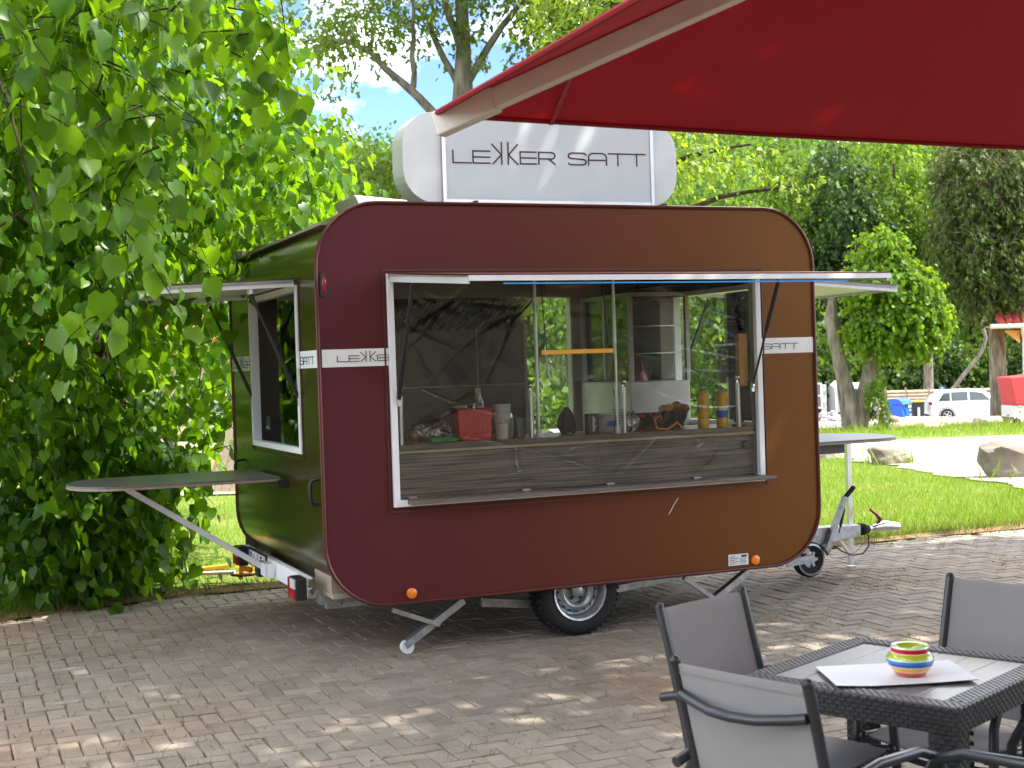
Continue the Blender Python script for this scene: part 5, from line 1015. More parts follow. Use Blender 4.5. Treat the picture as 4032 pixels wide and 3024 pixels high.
mb = MB(); mb.bbox((-.3, 0, .75), (-.22, .06, 2.15)); mb.bbox((.66, 0, .75), (.74, .06, 2.15)); mb.bbox((-.22, 0, .75), (.66, .06, .83)); mb.bbox((-.22, 0, 2.07), (.66, .06, 2.15)); mb.bbox((-.22, 0, 1.42), (.66, .06, 1.48)); mb.build('gate_frame', M['white_alu'], t)
for k in range(6): MB().bbox((-.2 + k * .143, .02, .84), (-.10 + k * .143, .05, 1.41)).bbox((-.2 + k * .143, .02, 1.49), (-.10 + k * .143, .05, 2.06)).build('bar', M['hood'], t)
MB().bbox((.76, .1, .3), (1.0, .5, 2.05)).build('gate_post', M['rubble'], t)
t = MB(); o = MB()
for k in range(46): x, y = rnd.gauss(0, .5), rnd.gauss(0, .4); o.sphere((x, y, max(.05, .75 - abs(x) * .9 - abs(y) * .5) * rnd.random()), rnd.uniform(.10, .2), 6, (1, rnd.uniform(.6, 1.2), rnd.uniform(.5, .9)))
o = o.build('rubble_heap', M['rubble']); o.location = (17.3, 75.2, gz(75) + .1); tag(o, 'heap of pale broken stones beside the gate panel', 'rubble', kind='stuff')
t = thing('camper_van', 'small pale van far behind the forked tree', 'van', (19.7, 79.5, gz(79) + .02), .2)
MB().prism([(-1.2, .4), (1.2, .4), (1.2, 1.3), (.9, 1.9), (.3, 2.1), (-1.0, 2.1), (-1.2, 1.8)], 'xz', -.8, .8).build('body', M['carw'], t, bevel=.08); MB().bbox((-.9, -.815, 1.2), (.2, -.805, 1.75)).build('side_window', M['carg'], t)
for x in (-.7, .7): MB().lathe([(.30, -.1), (.30, .1)], (x, -.75, .32), 16, 'y').build('wheel', M['rubber'], t, smooth=True)
t = thing('cargo_trailer', 'low trailer with red tarpaulin cover parked under the conifer', 'trailer', (18.62, 52.0, gz(52)), .05)
MB().prism([(.20, .78), (2.9, .78), (2.9, 2.05), (.02, 1.84)], 'xz', -.6, .7).build('tarpaulin', M['tarp'], t, bevel=.04); MB().bbox((.18, -.58, .34), (2.9, .68, .775)).build('side_board', M['white_alu'], t)
mb = MB(); 
for k in range(8): mb.bar((.2 + k * .33, -.61, .80), (.365 + k * .33, -.61, .68), .02, .012); mb.bar((.365 + k * .33, -.61, .68), (.53 + k * .33, -.61, .80), .02, .012)
mb.build('tarp_cord', M['black'], t); MB().prism([(.30, .50), (.42, .50), (.36, .60)], 'xz', -.60, -.585).build('side_reflector', M['amber'], t)
MB().lathe([(.14, -.06), (.14, .06)], (.48, 0, .13), 16, 'y').build('jockey_wheel', M['rubber'], t, smooth=True); MB().lathe([(.30, -.7), (.30, -.55)], (1.8, 0, .30), 20, 'y').build('wheel', M['rubber'], t, smooth=True); mb = MB(); mb.bar((.48, 0, .15), (.48, 0, .5), .05, .05, (1, 0, 0)); mb.bar((.10, 0, .40), (.4, 0, .42), .06, .06); mb.build('drawbar', M['galv'], t)
t = thing('shelter', 'shelter with red tiled roof and white gutter at the right edge', 'shelter', (19.2, 54.5, gz(54.5)), -.05)
for r_i in range(5):
    for k in range(10):
        x0 = .02 + r_i * .10 + k * .30; y0 = -.5 + r_i * .34; z0 = 4.02 + r_i * .17
        MB().tube([(x0 + .15, y0, z0), (x0 + .15, y0 + .40, z0 + .20)], .14, 8).build('tile', M['tile'], t, smooth=True)
MB().bbox((0, -.40, 3.87), (3.2, 1.4, 3.95)).build('roof_deck', M['orangewood'], t); MB().tube([(-.28, -.55, 3.90), (3.2, -.55, 3.88)], .10, 10).build('gutter', M['white_alu'], t, smooth=True); MB().tube([(.95, -.55, 3.85), (1.0, -.4, 3.6), (1.1, -.2, 3.4), (1.1, -.2, 0)], .07, 10).build('downpipe', M['white_alu'], t, smooth=True)
MB().prism([(.35, 3.73), (.95, 3.73), (.95, 3.2)], 'xz', -.2, -.1).build('brace', M['orangewood'], t); MB().bbox((1.25, 0, 0), (1.45, .2, 3.73)).build('post', M['orangewood'], t); MB().bbox((1.5, .5, 0), (3.2, .6, 3.73)).build('wall', M['plaster'], t)
# fallen log
mb = MB(); lg = [(18.9, 53.3, gz(53.3) + .16), (17.0, 52.6, gz(52.6) + .17), (15.6, 52.3, gz(52) + .20), (14.9, 52.2, gz(52) + .24)]
mb.tube(lg, [.20, .22, .24, .22], 12); mb.tube([lg[3], (14.55, 52.1, gz(52) + .36), (14.3, 52.1, gz(52) + .50)], [.17, .13, .08], 10); mb.tube([(15.3, 52.25, gz(52) + .20), (14.3, 51.6, gz(51) + .10), (13.7, 51.2, gz(51) + .06)], [.17, .14, .09], 10); mb.tube([(16.2, 51.6, gz(51) + .05), (15.4, 51.4, gz(51) + .06)], [.11, .12], 10)
o = mb.build('fallen_log', M['log'], smooth=True); tag(o, 'pale barkless fallen log with a forked end lying in the grass', 'log')

# ------------------------------------------------------------------ far left: red roofed house and wooden tipi
t = thing('house', 'house with red tiled roof half hidden behind the linden', 'house', (-12.0, 46, gz(46)), .25)
MB().bbox((-4.5, 0, 0), (4.5, 6, 3.2)).build('wall', M['plaster'], t)
MB().prism([(-.5, 3.1), (3, 5.6), (6.5, 3.1)], 'yz', -5, 5).build('roof', M['tile'], t)
mb = MB()
for k in range(46): mb.tube([(-4.9 + k * .215, -.56, 3.10), (-4.9 + k * .215, 2.98, 5.64)], .085, 6)
mb.build('roof_tiles', M['tile'], t, smooth=True)['kind'] = 'stuff'
for x in (-3, 0, 2.8):
    f = MB().bbox((x - .5, -.05, 1.1), (x + .5, .02, 2.3)).build('window', M['white'], t); MB().bbox((x - .42, -.06, 1.18), (x + .42, -.052, 2.22)).build('pane', M['carg'], f)
TPX, TPY = -4.05, 23.1
t = thing('wooden_tipi', 'wooden plank tipi with red stripes between the linden and the trailer', 'tipi', (TPX, TPY, gz(TPY)), 0)
for k in range(36):
    a0, a1 = 2 * math.pi * k / 36, 2 * math.pi * (k + .93) / 36; rb, rtp, h = 1.15, .16, 3.1
    vs = [(rb * math.cos(a0), rb * math.sin(a0), 0), (rb * math.cos(a1), rb * math.sin(a1), 0), (rtp * math.cos(a1), rtp * math.sin(a1), h), (rtp * math.cos(a0), rtp * math.sin(a0), h)]
    vs2 = [(x * .97, y * .97, z) for x, y, z in vs]; MB().add(vs + vs2, [(0, 1, 2, 3), (7, 6, 5, 4), (0, 3, 7, 4), (1, 5, 6, 2), (0, 4, 5, 1), (3, 2, 6, 7)]).build('plank', M['tile'] if k % 6 == 2 else M['wood'], t)
MB().tube([(0, 0, 2.6), (.05, 0, 4.2)], .06, 8).build('pole', M['wood'], t, smooth=True)

# the restaurant behind the seating, mirrored in the clear film
t = thing('restaurant', 'beige restaurant house with dark roof behind the seating', 'building', (0, -5.5, 0), 0)
MB().bbox((-11, -8, 0), (27, 0, 4.4)).build('wall', M['plaster'], t)
MB().prism([(.9, 4.2), (-4, 8.2), (-9, 4.2)], 'yz', -11.6, 27.6).build('roof', M['steel_d'], t)
for x in (-8, -4.6, -1.2, 2.2, 5.6, 9, 12.4, 15.8, 19.2, 22.6):
    f = MB().bbox((x - .7, .0, 1.0), (x + .7, .05, 2.5)).build('window', M['white'], t); MB().bbox((x - .6, .051, 1.1), (x - .03, .056, 2.4)).bbox((x + .03, .051, 1.1), (x + .6, .056, 2.4)).build('pane', M['carg'], f)

# ------------------------------------------------------------------ trees
# the linden beside the trailer
lin = make_tree('linden_tree', 'big linden with heart shaped leaves hanging down to the paving left of the trailer', 'tree', (-3.42, 11.0, 0),
    [(-3.42, 11.0, 0), (-3.40, 11.0, .8), (-3.36, 10.98, 2.4), (-3.42, 11.0, 4.2), (-3.3, 11, 6.2)], [.36, .30, .25, .22, .17],
    [((-3.38, 11, 2.2), (-2.2, 9.6, 3.0), .05, .006), ((-3.4, 11, 1.9), (-3.0, 8.2, 2.7), .05, .006), ((-3.4, 11, 3.2), (-1.9, 9.8, 4.0), .05, .005), ((-3.4, 11, 3.6), (-2.5, 7.0, 3.6), .06, .006), ((-3.4, 11, 4.2), (-5.0, 9.0, 4.6), .10, .03), ((-3.4, 11, 1.3), (-2.4, 10.9, 1.3), .022, .004), ((-3.4, 11, 1.0), (-3.9, 9.9, .9), .05, .01), ((-3.4, 11, 2.8), (-2.0, 10.6, 2.4), .03, .005), ((-3.42, 11, 4.6), (-2.6, 9.0, 5.6), .06, .02)],
    [(-3.0, 9.5, 4.0, 1.45, 1.9, 1.35), (-4.3, 9.6, 3.6, 1.4, 1.8, 1.9), (-2.75, 8.8, 2.75, 1.0, 1.2, .75), (-3.6, 9.3, 1.9, 1.1, 1.0, .8, 1.3), (-3.45, 10.15, .85, 1.05, .55, .85, 4.0), (-2.95, 10.5, .75, .42, .42, .66, 3.5), (-3.3, 9.75, .48, .6, .35, .48, 4.5), (-2.98, 10.3, .45, .36, .25, .42, 4.5), (-2.3, 10.9, 1.35, .42, .4, .22, 2.0), (-2.2, 10.5, 1.05, .3, .3, .2, 1.5), (-3.2, 11.2, 2.4, 1.2, .9, 1.0, 1.0), (-3.0, 12.2, 3.2, 1.8, 1.2, 1.8, .6), (-2.6, 7.2, 3.7, 1.2, 1.0, .75, .9), (-1.5, 9.3, 3.0, .35, .6, .45, 1.6), (-2.0, 10.4, 3.0, .55, .6, .8, 1.4)],
    25000, .088, M['linden'], M['bark_d'], 21, (LEAF_V, LEAF_F), twig=.22, per=10, shell=1.9, droop=.9, single=0)
# near hanging branches of the same linden: the leaves that show largest
near = make_tree('linden_bough', 'long linden bough hanging close to the camera with large single leaves', 'bough', (-2.6, 6.2, 4.3),
    [(-3.0, 8.4, 4.4), (-2.75, 6.8, 4.1), (-2.3, 5.9, 3.4), (-2.0, 5.6, 2.7), (-1.85, 5.5, 2.2)], [.018, .014, .010, .006, .003],
    [((-2.5, 6.2, 3.7), (-1.55, 6.1, 2.9), .009, .002), ((-2.3, 5.9, 3.4), (-2.25, 5.5, 2.0), .008, .002), ((-2.75, 6.8, 4.1), (-1.5, 6.6, 3.5), .009, .002)],
    [(-2.05, 5.7, 2.95, .36, .45, .5), (-1.72, 5.9, 2.95, .40, .4, .45), (-2.02, 5.6, 2.2, .16, .3, .38), (-1.55, 6.0, 2.62, .22, .3, .42), (-2.2, 6.0, 3.4, .6, .6, .4), (-1.66, 5.75, 1.95, .2, .2, .4, 2.0), (-1.9, 6.0, 3.1, .5, .5, .35), (-1.3, 6.3, 3.25, .35, .4, .3)],
    760, .092, M['linden'], M['bark_d'], 5, (LEAF_V, LEAF_F), twig=.17, per=8, shell=1.6, droop=1.0, single=300)
for k_ in ('label', 'category', 'group'):
    if k_ in near: del near[k_]
near.parent = lin; near.location = (-2.6 + 3.42, 6.2 - 11.0, 4.3); near.name = 'bough'
# sunlit trees just behind
make_tree('hazel_bush', 'sunlit yellow green bush showing through behind the linden', 'bush', (-4.6, 17.0, gz(17)), [(-4.6, 17, -.1), (-4.5, 17, 1.5), (-4.4, 17, 3.0)], [.07, .05, .03], [((-4.6, 17, .5), (-3.6, 16.6, 2.2), .03, .01), ((-4.6, 17, .5), (-5.6, 16.8, 2.4), .03, .01)],
    [(-4.4, 17.2, 2.6, 1.6, 1.2, 1.7), (-5.8, 17.0, 1.8, 1.2, 1.0, 1.5), (-3.3, 17.5, 3.4, .9, 1.0, 1.2), (-6.8, 16, 2.6, 1.3, 1.2, 2.0)], 6500, .12, M['lime'], M['bark_g'], 31, (OVAL_V, OVAL_F), twig=.3)
# maple behind the trailer: trunk above the roof, airy crown against the sky
make_tree('maple_tree', 'tall maple with grey trunk rising behind the roof sign', 'tree', (-.78, 29.5, gz(29.5)),
    [(-.75, 29.5, -.7), (-.78, 29.5, 5.2), (-.86, 29.5, 7.2), (-.80, 29.5, 8.6), (-.88, 29.6, 12)], [.30, .26, .24, .15, .10],
    [((-.80, 29.5, 6.3), (-3.1, 29.0, 8.5), .13, .05), ((-1.9, 29.3, 7.6), (-1.8, 28.8, 9.6), .07, .03), ((-.82, 29.5, 7.6), (1.2, 29, 10.0), .10, .03), ((-.8, 29.5, 6.6), (.3, 28.8, 6.1), .06, .02), ((-.85, 29.5, 7.4), (-2.2, 29.8, 10.2), .09, .03), ((-.80, 29.5, 5.8), (-2.6, 28.6, 5.0), .06, .02), ((-.86, 29.5, 8.4), (-1.6, 29.2, 10.6), .10, .04), ((-3.1, 29, 8.5), (-4.2, 29, 8.6), .05, .02)],
    [(-2.6, 29.0, 5.6, 1.6, 1.2, .7, 1.4), (-1.3, 28.8, 5.9, .9, 1.0, .7, 1.5), (.2, 29, 6.5, .9, 1.0, .9), (-3.4, 29.2, 8.9, 1.6, 1.3, .75, 1.1), (-1.6, 29, 9.6, 1.5, 1.2, .9), (1.3, 29, 9.4, 1.7, 1.4, 1.5), (-3.7, 29.1, 6.9, .35, .4, .8, 1.3), (-.6, 29.3, 8.0, .45, .4, .9, 1.6), (0, 29.5, 12, 4.0, 3.2, 2.2, .7), (2.2, 29.3, 7.9, 1.5, 1.2, 1.4, 1.6), (3.2, 29.6, 9.6, 1.6, 1.2, 1.4, 1.4)],
    25000, .125, M['maple'], M['bark_g'], 41, (STAR_V, STAR_F), twig=.38, per=12, shell=1.6, droop=.45, n=12)
make_tree('dark_tree', 'dark green tree low behind the left end of the trailer roof', 'tree', (-3.2, 38, gz(38)), [(-3.2, 38, -.9), (-3.1, 38, 4)], [.25, .15], [((-3.2, 38, 2), (-4.6, 38, 4.6), .08, .02)],
    [(-2.6, 38, 5.2, 1.7, 1.6, 1.2), (-1.0, 38, 5.6, 1.5, 1.4, 1.0), (-3.6, 38, 3.6, 1.1, 1.4, 1.3), (.5, 38.5, 4.8, 1.6, 1.4, 1.8)], 7000, .17, M['forest'], M['bark_d'], 43, (OVAL_V, OVAL_F), twig=.4)
# yellow-green bough behind the sign's right end
make_tree('acacia_tree', 'sunlit yellow green tree with a bough reaching out right of the roof sign', 'tree', (2.3, 26.5, gz(26.5)), [(2.3, 26.5, -.5), (2.35, 26.5, 4.2), (2.3, 26.5, 8)], [.2, .16, .1], [((2.33, 26.5, 4.0), (5.3, 25.2, 4.75), .09, .02), ((2.33, 26.5, 5.0), (4.6, 25.6, 5.6), .08, .02)],
    [(3.3, 25.6, 5.35, .8, .8, .65, 1.3), (4.2, 25.3, 5.15, .75, .6, .45, 1.5), (4.95, 25.1, 4.78, .45, .45, .3, 1.7), (5.35, 25.0, 4.72, .22, .3, .16, 2.0), (2.6, 26, 6.5, 1.3, 1.2, .9), (2.4, 26.5, 8.6, 2.2, 2.0, 1.4)], 5200, .115, M['lime'], M['bark_d'], 47, (STAR_V, STAR_F), twig=.26, per=10, droop=.6)
# forked tree with bright compact crown
make_tree('forked_tree', 'tree with two forked trunks and a bright green compact crown', 'tree', (13.1, 52, gz(52)),
    [(13.0, 52, -1.5), (12.85, 52, -.7), (12.55, 52, .8), (12.15, 52, 2.9), (12.35, 52, 4.6)], [.55, .42, .27, .24, .12],
    [((13.05, 52, -1.3), (13.75, 52, 1.5), .36, .25), ((13.75, 52, 1.5), (14.05, 52, 4.5), .25, .10)],
    [(14.0, 51.6, 5.5, .85, .8, .9), (14.3, 51.5, 4.2, 1.6, 1.3, 1.0), (14.6, 51.4, 2.9, 1.55, 1.2, 1.1), (13.5, 51.5, 2.6, .75, .9, .8), (14.8, 51.4, 2.0, .95, .9, .4), (15.4, 51.6, 3.2, .8, .9, .8), (13.1, 51.6, 4.4, .6, .8, .5)],
    12500, .17, M['bright'], M['bark_g'], 53, (LEAF_V, LEAF_F), twig=.35, per=9, shell=2.6, droop=.8, n=14)
o_ = make_tree('young_shoot', 'bright leafy shoots growing at the foot of the forked tree', 'plant', (14.0, 51.2, gz(51)), [(14, 51.2, -1.2), (14.1, 51.2, -.3)], [.02, .01], [], [(13.78, 51.2, -.5, .16, .3, .55), (13.9, 51.0, -1.0, .3, .3, .2)], 300, .15, M['lime'], M['bark_g'], 57, (OVAL_V, OVAL_F), twig=.2, twigs=False)
make_tree('tree_ivy', 'dark green leaf tuft sprouting in the fork of the tree', 'plant', (13.35, 51.5, -.2), [(13.35, 51.5, -.2), (13.4, 51.4, .6)], [.02, .01], [], [(13.55, 51.4, .35, .3, .3, .35), (13.25, 51.4, -.1, .3, .3, .25)], 260, .15, M['bright'], M['bark_g'], 58, (OVAL_V, OVAL_F), twig=.2, twigs=False)
# conifer at the right
make_tree('conifer', 'tall dark conifer with shaggy sprays and a pale split trunk', 'tree', (19.75, 55.6, gz(55.6)),
    [(19.72, 55.6, -1.6), (19.72, 55.6, -.9), (19.7, 55.6, 2.9), (19.55, 55.6, 6.5), (19.5, 55.6, 12)], [.42, .36, .30, .24, .12],
    [((19.6, 55.6, 5.0), (17.9, 55, 5.6), .07, .02), ((19.6, 55.6, 7.4), (17.4, 55, 8.2), .08, .02), ((19.6, 55.6, 4.2), (21.0, 55, 4.0), .07, .02), ((19.6, 55.6, 6.4), (18.0, 54.6, 7.3), .05, .02)],
    [(19.2, 55.2, 8.6, 2.0, 1.7, 2.0), (18.3, 55.0, 6.4, 1.2, 1.2, 1.5), (19.3, 55.0, 5.2, 1.8, 1.4, 1.2), (18.7, 55.0, 4.3, 1.1, 1.1, .8), (20.2, 55.0, 4.2, 1.1, 1.2, .9), (20.8, 55.2, 6.8, 1.4, 1.4, 2.2), (19.3, 55, 3.4, 1.2, .9, .45)],
    15000, .28, M['conifer'], M['bark_c'], 61, (SPRAY_V, SPRAY_F), twig=.42, per=9, shell=2.2, droop=.9, n=14)
# forest edge behind the fence
FT = [(13.5, 86, 13.5, 'l'), (18.0, 90, 16.5, 'l'), (22.2, 88, 17.0, 'd'), (25.6, 90, 17.5, 'l'), (29.5, 87, 17.0, 'l'), (33.5, 91, 17.5, 'm'), (38, 88, 17, 'm'), (16.0, 96, 15.0, 'm'), (20.3, 98, 17.8, 'm'), (27.5, 99, 19, 'l'), (35, 100, 19.5, 'l'), (9.5, 92, 12.5, 'm'), (42.5, 94, 18, 'l'), (5, 90, 11, 'l'), (0, 92, 10.5, 'm'), (-6, 88, 8.5, 'l')]
FL = ["tall pale green wood edge tree behind the roof sign's right end", "light green wood edge tree right of the trailer's upper corner", 'dark drooping tree in the wood edge above the forked tree', 'light green wood edge tree just right of the dark drooping one', "light green wood edge tree behind the conifer's left side", "mid green wood edge tree behind the conifer's crown", 'mid green wood edge tree at the right picture edge behind the shelter', "mid green wood tree in the second row, above the trailer's right corner", "mid green second row tree behind the forked tree's top", 'light green second row tree, tallest one left of the conifer', "light green second row tree behind the conifer's top", 'mid green tree at the wood edge hidden behind the roof sign', 'light green wood tree farthest right, beyond the shelter', "light green wood tree seen through the trailer's end window", 'mid green wood tree seen behind the middle of the trailer', 'light green wood tree behind the left end of the trailer roof']
SL = ["dark low shrub behind the forked tree's left trunk", 'mid green shrub behind the fence left of the blue bin', 'dark shrub behind the fence above the blue bin', "mid green shrub behind the fence above the car's rear", "dark shrub behind the fence above the car's bonnet", 'mid green shrub behind the conifer trunk', 'dark shrub under the shelter roof at the right edge']
LBL = {'l': 'light green broadleaf tree on the wood edge beyond the fence', 'm': 'mid green broadleaf tree on the wood edge beyond the fence', 'd': 'dark hanging spruce like tree on the wood edge beyond the fence'}
for i, (x, y, h, k) in enumerate(FT):
    g0 = gz(y); r_ = np.random.RandomState(100 + i); top = g0 + h
    bl = [(x + r_.uniform(-1.2, 1.2), y + r_.uniform(-1.5, 1), g0 + h * (.40 + .52 * q / 7), (2.9 - 1.5 * abs(q / 7 - .35)) * r_.uniform(.75, 1.1), 2.2, h * .115) for q in range(8)]
    bl += [(x + r_.uniform(-2.6, 2.6), y - 1.2, g0 + h * r_.uniform(.28, .8), 1.2, 1.1, .9) for q in range(5)]
    make_tree('forest_tree', FL[i], 'tree', (x, y, g0), [(x, y, g0 - .3), (x + r_.uniform(-.4, .4), y, g0 + h * .4), (x + r_.uniform(-.8, .8), y, g0 + h * .92)], [.34, .25, .07],
        [((x, y, g0 + h * q), (x + r_.uniform(-2.6, 2.6), y - 1, g0 + h * (q + .16)), .12, .03) for q in (.3, .42, .55)], bl, 4200, .40, M[{'l': 'forest_l', 'm': 'forest', 'd': 'forest_d'}[k]], M['bark_d'], 200 + i, (OVAL_V, OVAL_F), group='trees along the wood edge', twig=.62, per=10, shell=2.2)
# understorey shrubs right behind the fence
for i, (x, y, h, w_) in enumerate([(15.2, 80, 3.2, 2.2), (18.3, 81, 3.6, 2.2), (21.2, 80, 3.9, 2.3), (24.2, 80, 4.2, 2.4), (27.3, 80.5, 4.2, 2.4), (30.5, 80, 4.6, 2.4), (33.6, 81, 4.8, 2.4)]):
    g0 = gz(y); make_tree('wood_shrub', SL[i], 'shrub', (x, y, g0), [(x, y, g0), (x, y, g0 + h * .7)], [.08, .03], [], [(x, y, g0 + h * .5, w_, 1.3, h * .5), (x + .9, y - .5, g0 + h * .75, 1.2, 1.0, h * .3), (x - 1, y - .3, g0 + h * .6, 1.2, 1.0, h * .35)], 2400, .32, M['forest_d' if i % 2 else 'forest'], M['bark_d'], 300 + i, (OVAL_V, OVAL_F), group='shrubs behind the fence', twig=.45)
o = MB().tube([(23.5, 77.5, -2.2), (23.55, 77.5, 1.5), (23.4, 77.5, 4.5)], [.32, .26, .18], 12).tube([(23.5, 77.5, 3.2), (24.3, 77.3, 5.2)], [.12, .05], 8).build('tree_stump', M['bark_g'], smooth=True); tag(o, 'pale grey bare trunk standing directly behind the brown fence', 'tree trunk')
o = MB().tube([(24.6, 76.8, -.6), (26.4, 76.8, 1.6), (26.6, 76.8, 2.3), (26.2, 76.8, 4.2), (26.25, 76.8, 5.6), (25.4, 76.8, 7.2)], [.13, .12, .11, .08, .06, .03], 8).tube([(26.2, 76.8, 5.0), (26.6, 76.8, 6.6)], [.05, .02], 6).build('dead_branch', M['bark_g'], smooth=True); tag(o, 'crooked bare dead branch leaning up behind the white car', 'dead branch')
# wooded hill
rs = np.random.RandomState(77); nC = 1500; cx = rs.uniform(-140, 190, nC); cy = rs.uniform(112, 400, nC) ; cz = np.array([gz(v) for v in cy])
pos = np.repeat(np.stack([cx, cy, cz + 5], 1), 60, 0) + rs.normal(size=(nC * 60, 3)) * np.array([2.6, 2.4, 2.9])
nor = rs.normal(size=pos.shape) + np.array([0, -.4, .9]); tip = rs.normal(size=pos.shape) + np.array([0, 0, -.7])
o = link('wood', scatter_mesh('wood', OVAL_V, OVAL_F, pos, rot_from(-tip, nor), rs.uniform(.9, 1.7, len(pos)), M['forest'])); o['kind'] = 'stuff'; o['label'] = 'far wood covering the hill behind'
rs = np.random.RandomState(78); nU = 34000; ux = rs.uniform(-22, 48, nU); uy = rs.uniform(82, 114, nU); uz = np.array([gz(v) for v in uy]) + np.abs(rs.normal(0, 1.5, nU)) * (.5 + .9 * np.array([max(0, mnoise.noise((ux[k] * .22, uy[k] * .22, 4)) + .5) for k in range(nU)]))
pos = np.stack([ux, uy, uz], 1); nor = rs.normal(size=pos.shape) + np.array([0, -.4, .9]); tip = rs.normal(size=pos.shape) + np.array([0, 0, -.7])
o = link('undergrowth', scatter_mesh('undergrowth', OVAL_V, OVAL_F, pos, rot_from(-tip, nor), rs.uniform(.4, .8, nU), M['forest'])); o['kind'] = 'stuff'; o['label'] = 'leafy undergrowth covering the wood floor'
# shade trees standing right of the seating, their crowns over the paving
make_tree('plane_tree', 'broad shade tree right of the parasol casting dappled shade over the paving', 'tree', (7.6, 2.4, 0), [(7.6, 2.4, 0), (7.5, 2.5, 3), (7.0, 3.2, 6), (6.6, 3.6, 9)], [.3, .25, .2, .1], [((7.5, 2.5, 4), (4.0, 3.5, 7.2), .14, .03), ((7.5, 2.5, 4), (7.0, 6.0, 7.4), .14, .03), ((7.5, 2.5, 4), (5.5, .5, 7.4), .14, .03)],
    [(4.8, 3.4, 8.2, 3.4, 3.4, 1.6), (6.8, 2.0, 8.8, 3.0, 3.2, 1.6), (2.9, 5.6, 8.4, 2.5, 2.0, 1.4), (7.7, 5.8, 8.6, 2.2, 2.4, 1.5), (2.9, 6.9, 8.4, 1.2, .9, .7, 4), (3.0, 1.0, 8.2, 2.6, 2.6, 1.4)], 21000, .26, M['maple'], M['bark_g'], 71, (OVAL_V, OVAL_F), twig=.5, per=12, shell=1.4, twigs=False)
make_tree('plane_tree', 'second shade tree right of the trailer, its crown above the picture', 'tree', (8.8, 9.6, 0), [(8.8, 9.6, 0), (8.6, 9.5, 4), (7.8, 9.2, 8.5)], [.3, .24, .1], [((8.6, 9.5, 4.5), (5.0, 9.2, 7.8), .14, .03), ((8.6, 9.5, 4.5), (9.5, 10.8, 8), .12, .03)],
    [(4.7, 7.8, 8.9, 1.7, 1.2, 1.0, 1.2), (6.3, 8.7, 8.9, 1.8, 1.4, 1.3), (8.4, 9.4, 8.8, 2.6, 1.8, 1.6)], 8500, .25, M['maple'], M['bark_g'], 73, (OVAL_V, OVAL_F), twig=.5, per=12, shell=1.4, twigs=False)

# ------------------------------------------------------------------ grass, weeds in the joints, litter
BL_V = [(-.05, 0, 0), (.05, 0, 0), (.03, .1, .55), (0, .32, 1)]; BL_F = [(0, 1, 2), (0, 2, 3)]
def blades(name, xs, ys, h, m, label, seed, lean=.35):
    rs = np.random.RandomState(seed); n = len(xs); z = np.array([gz(b) for b in ys]); pos = np.stack([xs, ys, z], 1)
    a = rs.uniform(0, 2 * math.pi, n); zd = np.stack([rs.normal(0, lean, n), rs.normal(0, lean, n), np.ones(n)], 1); zd /= np.linalg.norm(zd, axis=1, keepdims=True)
    yd = np.stack([np.cos(a), np.sin(a), np.zeros(n)], 1); x = np.cross(yd, zd); x /= np.linalg.norm(x, axis=1, keepdims=True); y = np.cross(zd, x)
    o = link(name, scatter_mesh(name, BL_V, BL_F, pos, np.stack([x, y, zd], 2), h * rs.uniform(.5, 1.4, n), m)); o['kind'] = 'stuff'; o['label'] = label; return o
rs = np.random.RandomState(9); X_, Y_ = [], []
def fill(n, x0, x1, d0, d1, ok, pw=1.6):
    c = 0
    while c < n:
        x = rs.uniform(x0, x1); e = edge_y(x); y = e + d0 + (d1 - d0) * rs.rand() ** pw
        if ok(x, y): X_.append(x); Y_.append(y); c += 1
vis = lambda x, y: (x + 2.25) ** 2 + (y - 10.55) ** 2 > .16 and abs(x) < .385 * y + .3 and not (x > 6.35 and 14.5 < y < 41)
fill(52000, 1.5, 8, .12, 14, lambda x, y: vis(x, y) and x > .27 * y - 1.6); fill(34000, -6.5, -.5, .12, 14, lambda x, y: vis(x, y) and x < -.05 * y)
blades('grass', np.array(X_), np.array(Y_), .042, M['grass'], 'short mown lawn grass', 3)
X_, Y_ = [], []
while len(X_) < 9000:
    x = rs.uniform(7, 20); y = rs.uniform(40, 56); X_.append(x); Y_.append(y)
for (bx_, by_, r) in ((6.72, 24.6, .5), (7.1, 19.3, .6), (6.15, 27.4, .5)):
    for k in range(70): a = rs.uniform(0, 6.28); q = r * rs.uniform(.7, 1.15); X_.append(bx_ + q * math.cos(a)); Y_.append(by_ + .6 * q * math.sin(a))
blades('tall_grass', np.array(X_), np.array(Y_), .16, M['grass'], 'longer grass tufts', 4)
X_, Y_ = [], []
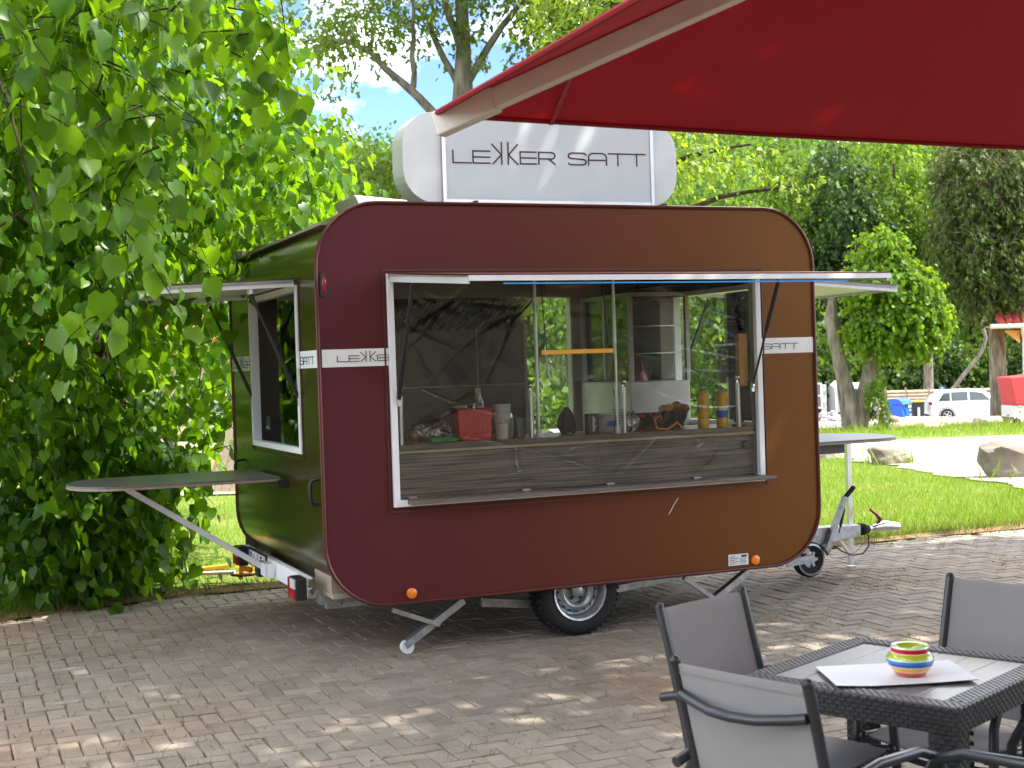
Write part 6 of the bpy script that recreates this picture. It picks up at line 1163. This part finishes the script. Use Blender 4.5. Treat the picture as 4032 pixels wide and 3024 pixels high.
for k in range(7000): x = rs.uniform(-5.2, 5); X_.append(x); Y_.append(edge_y(x) + rs.normal(.10, .13))
for k in range(1500):
    q = rs.rand() * 4.999; i_ = int(q); f_ = q - i_; a_, b_ = GR_L[i_], GR_L[i_ + 1]; X_.append(a_[0] + (b_[0] - a_[0]) * f_ + rs.normal(-.02, .22)); Y_.append(a_[1] + (b_[1] - a_[1]) * f_ + rs.normal(0, .2))
blades('edge_grass', np.array(X_), np.array(Y_), .05, M['weed'], 'sparse grass on the paving edge', 6, .6)
X_, Y_ = [], []
while len(X_) < 15000:
    b = bricks[rs.randint(len(bricks))]; s_ = 1 if rs.rand() < .5 else -1; f_ = rs.uniform(-1, 1)
    if mnoise.noise((b[0] * .9, b[1] * .9, 7)) + .55 * mnoise.noise((b[0] * 3, b[1] * 3, 2)) < .05: continue
    u_, v_ = (f_ * BW, s_ * BW / 2) if rs.rand() < .6 else (s_ * BW, f_ * BW / 2); c_2, s_2 = math.cos(b[2]), math.sin(b[2])
    for q in range(3): X_.append(b[0] + c_2 * u_ - s_2 * v_ + rs.normal(0, .004)); Y_.append(b[1] + s_2 * u_ + c_2 * v_ + rs.normal(0, .004))
blades('joint_weeds', np.array(X_), np.array(Y_), .019, M['weed'], 'moss and small weeds in the paving joints', 8, .7)
n = 3200; px = rs.uniform(-4.5, 5, n); py = rs.uniform(4.2, 12, n); ok = np.array([py[i] < edge_y(px[i]) + .3 for i in range(n)]); px, py = px[ok], py[ok]
pe = rs.uniform(-5, 4.8, 2600); pye = np.array([edge_y(v) for v in pe]) + rs.normal(.02, .10, 2600); px = np.concatenate([px, pe]); py = np.concatenate([py, pye]); n = len(px)
pos = np.stack([px, py, np.full(n, .006)], 1); nor = rs.normal(0, .25, (n, 3)) + np.array([0, 0, 1]); tip = rs.normal(size=(n, 3)) * np.array([1, 1, .1])
o = link('fallen_litter', scatter_mesh('fallen_litter', OVAL_V, OVAL_F, pos, rot_from(tip, nor), rs.uniform(.006, .022, n), M['dry'])); o['kind'] = 'stuff'; o['label'] = 'dry leaf bits and seeds scattered on the paving'
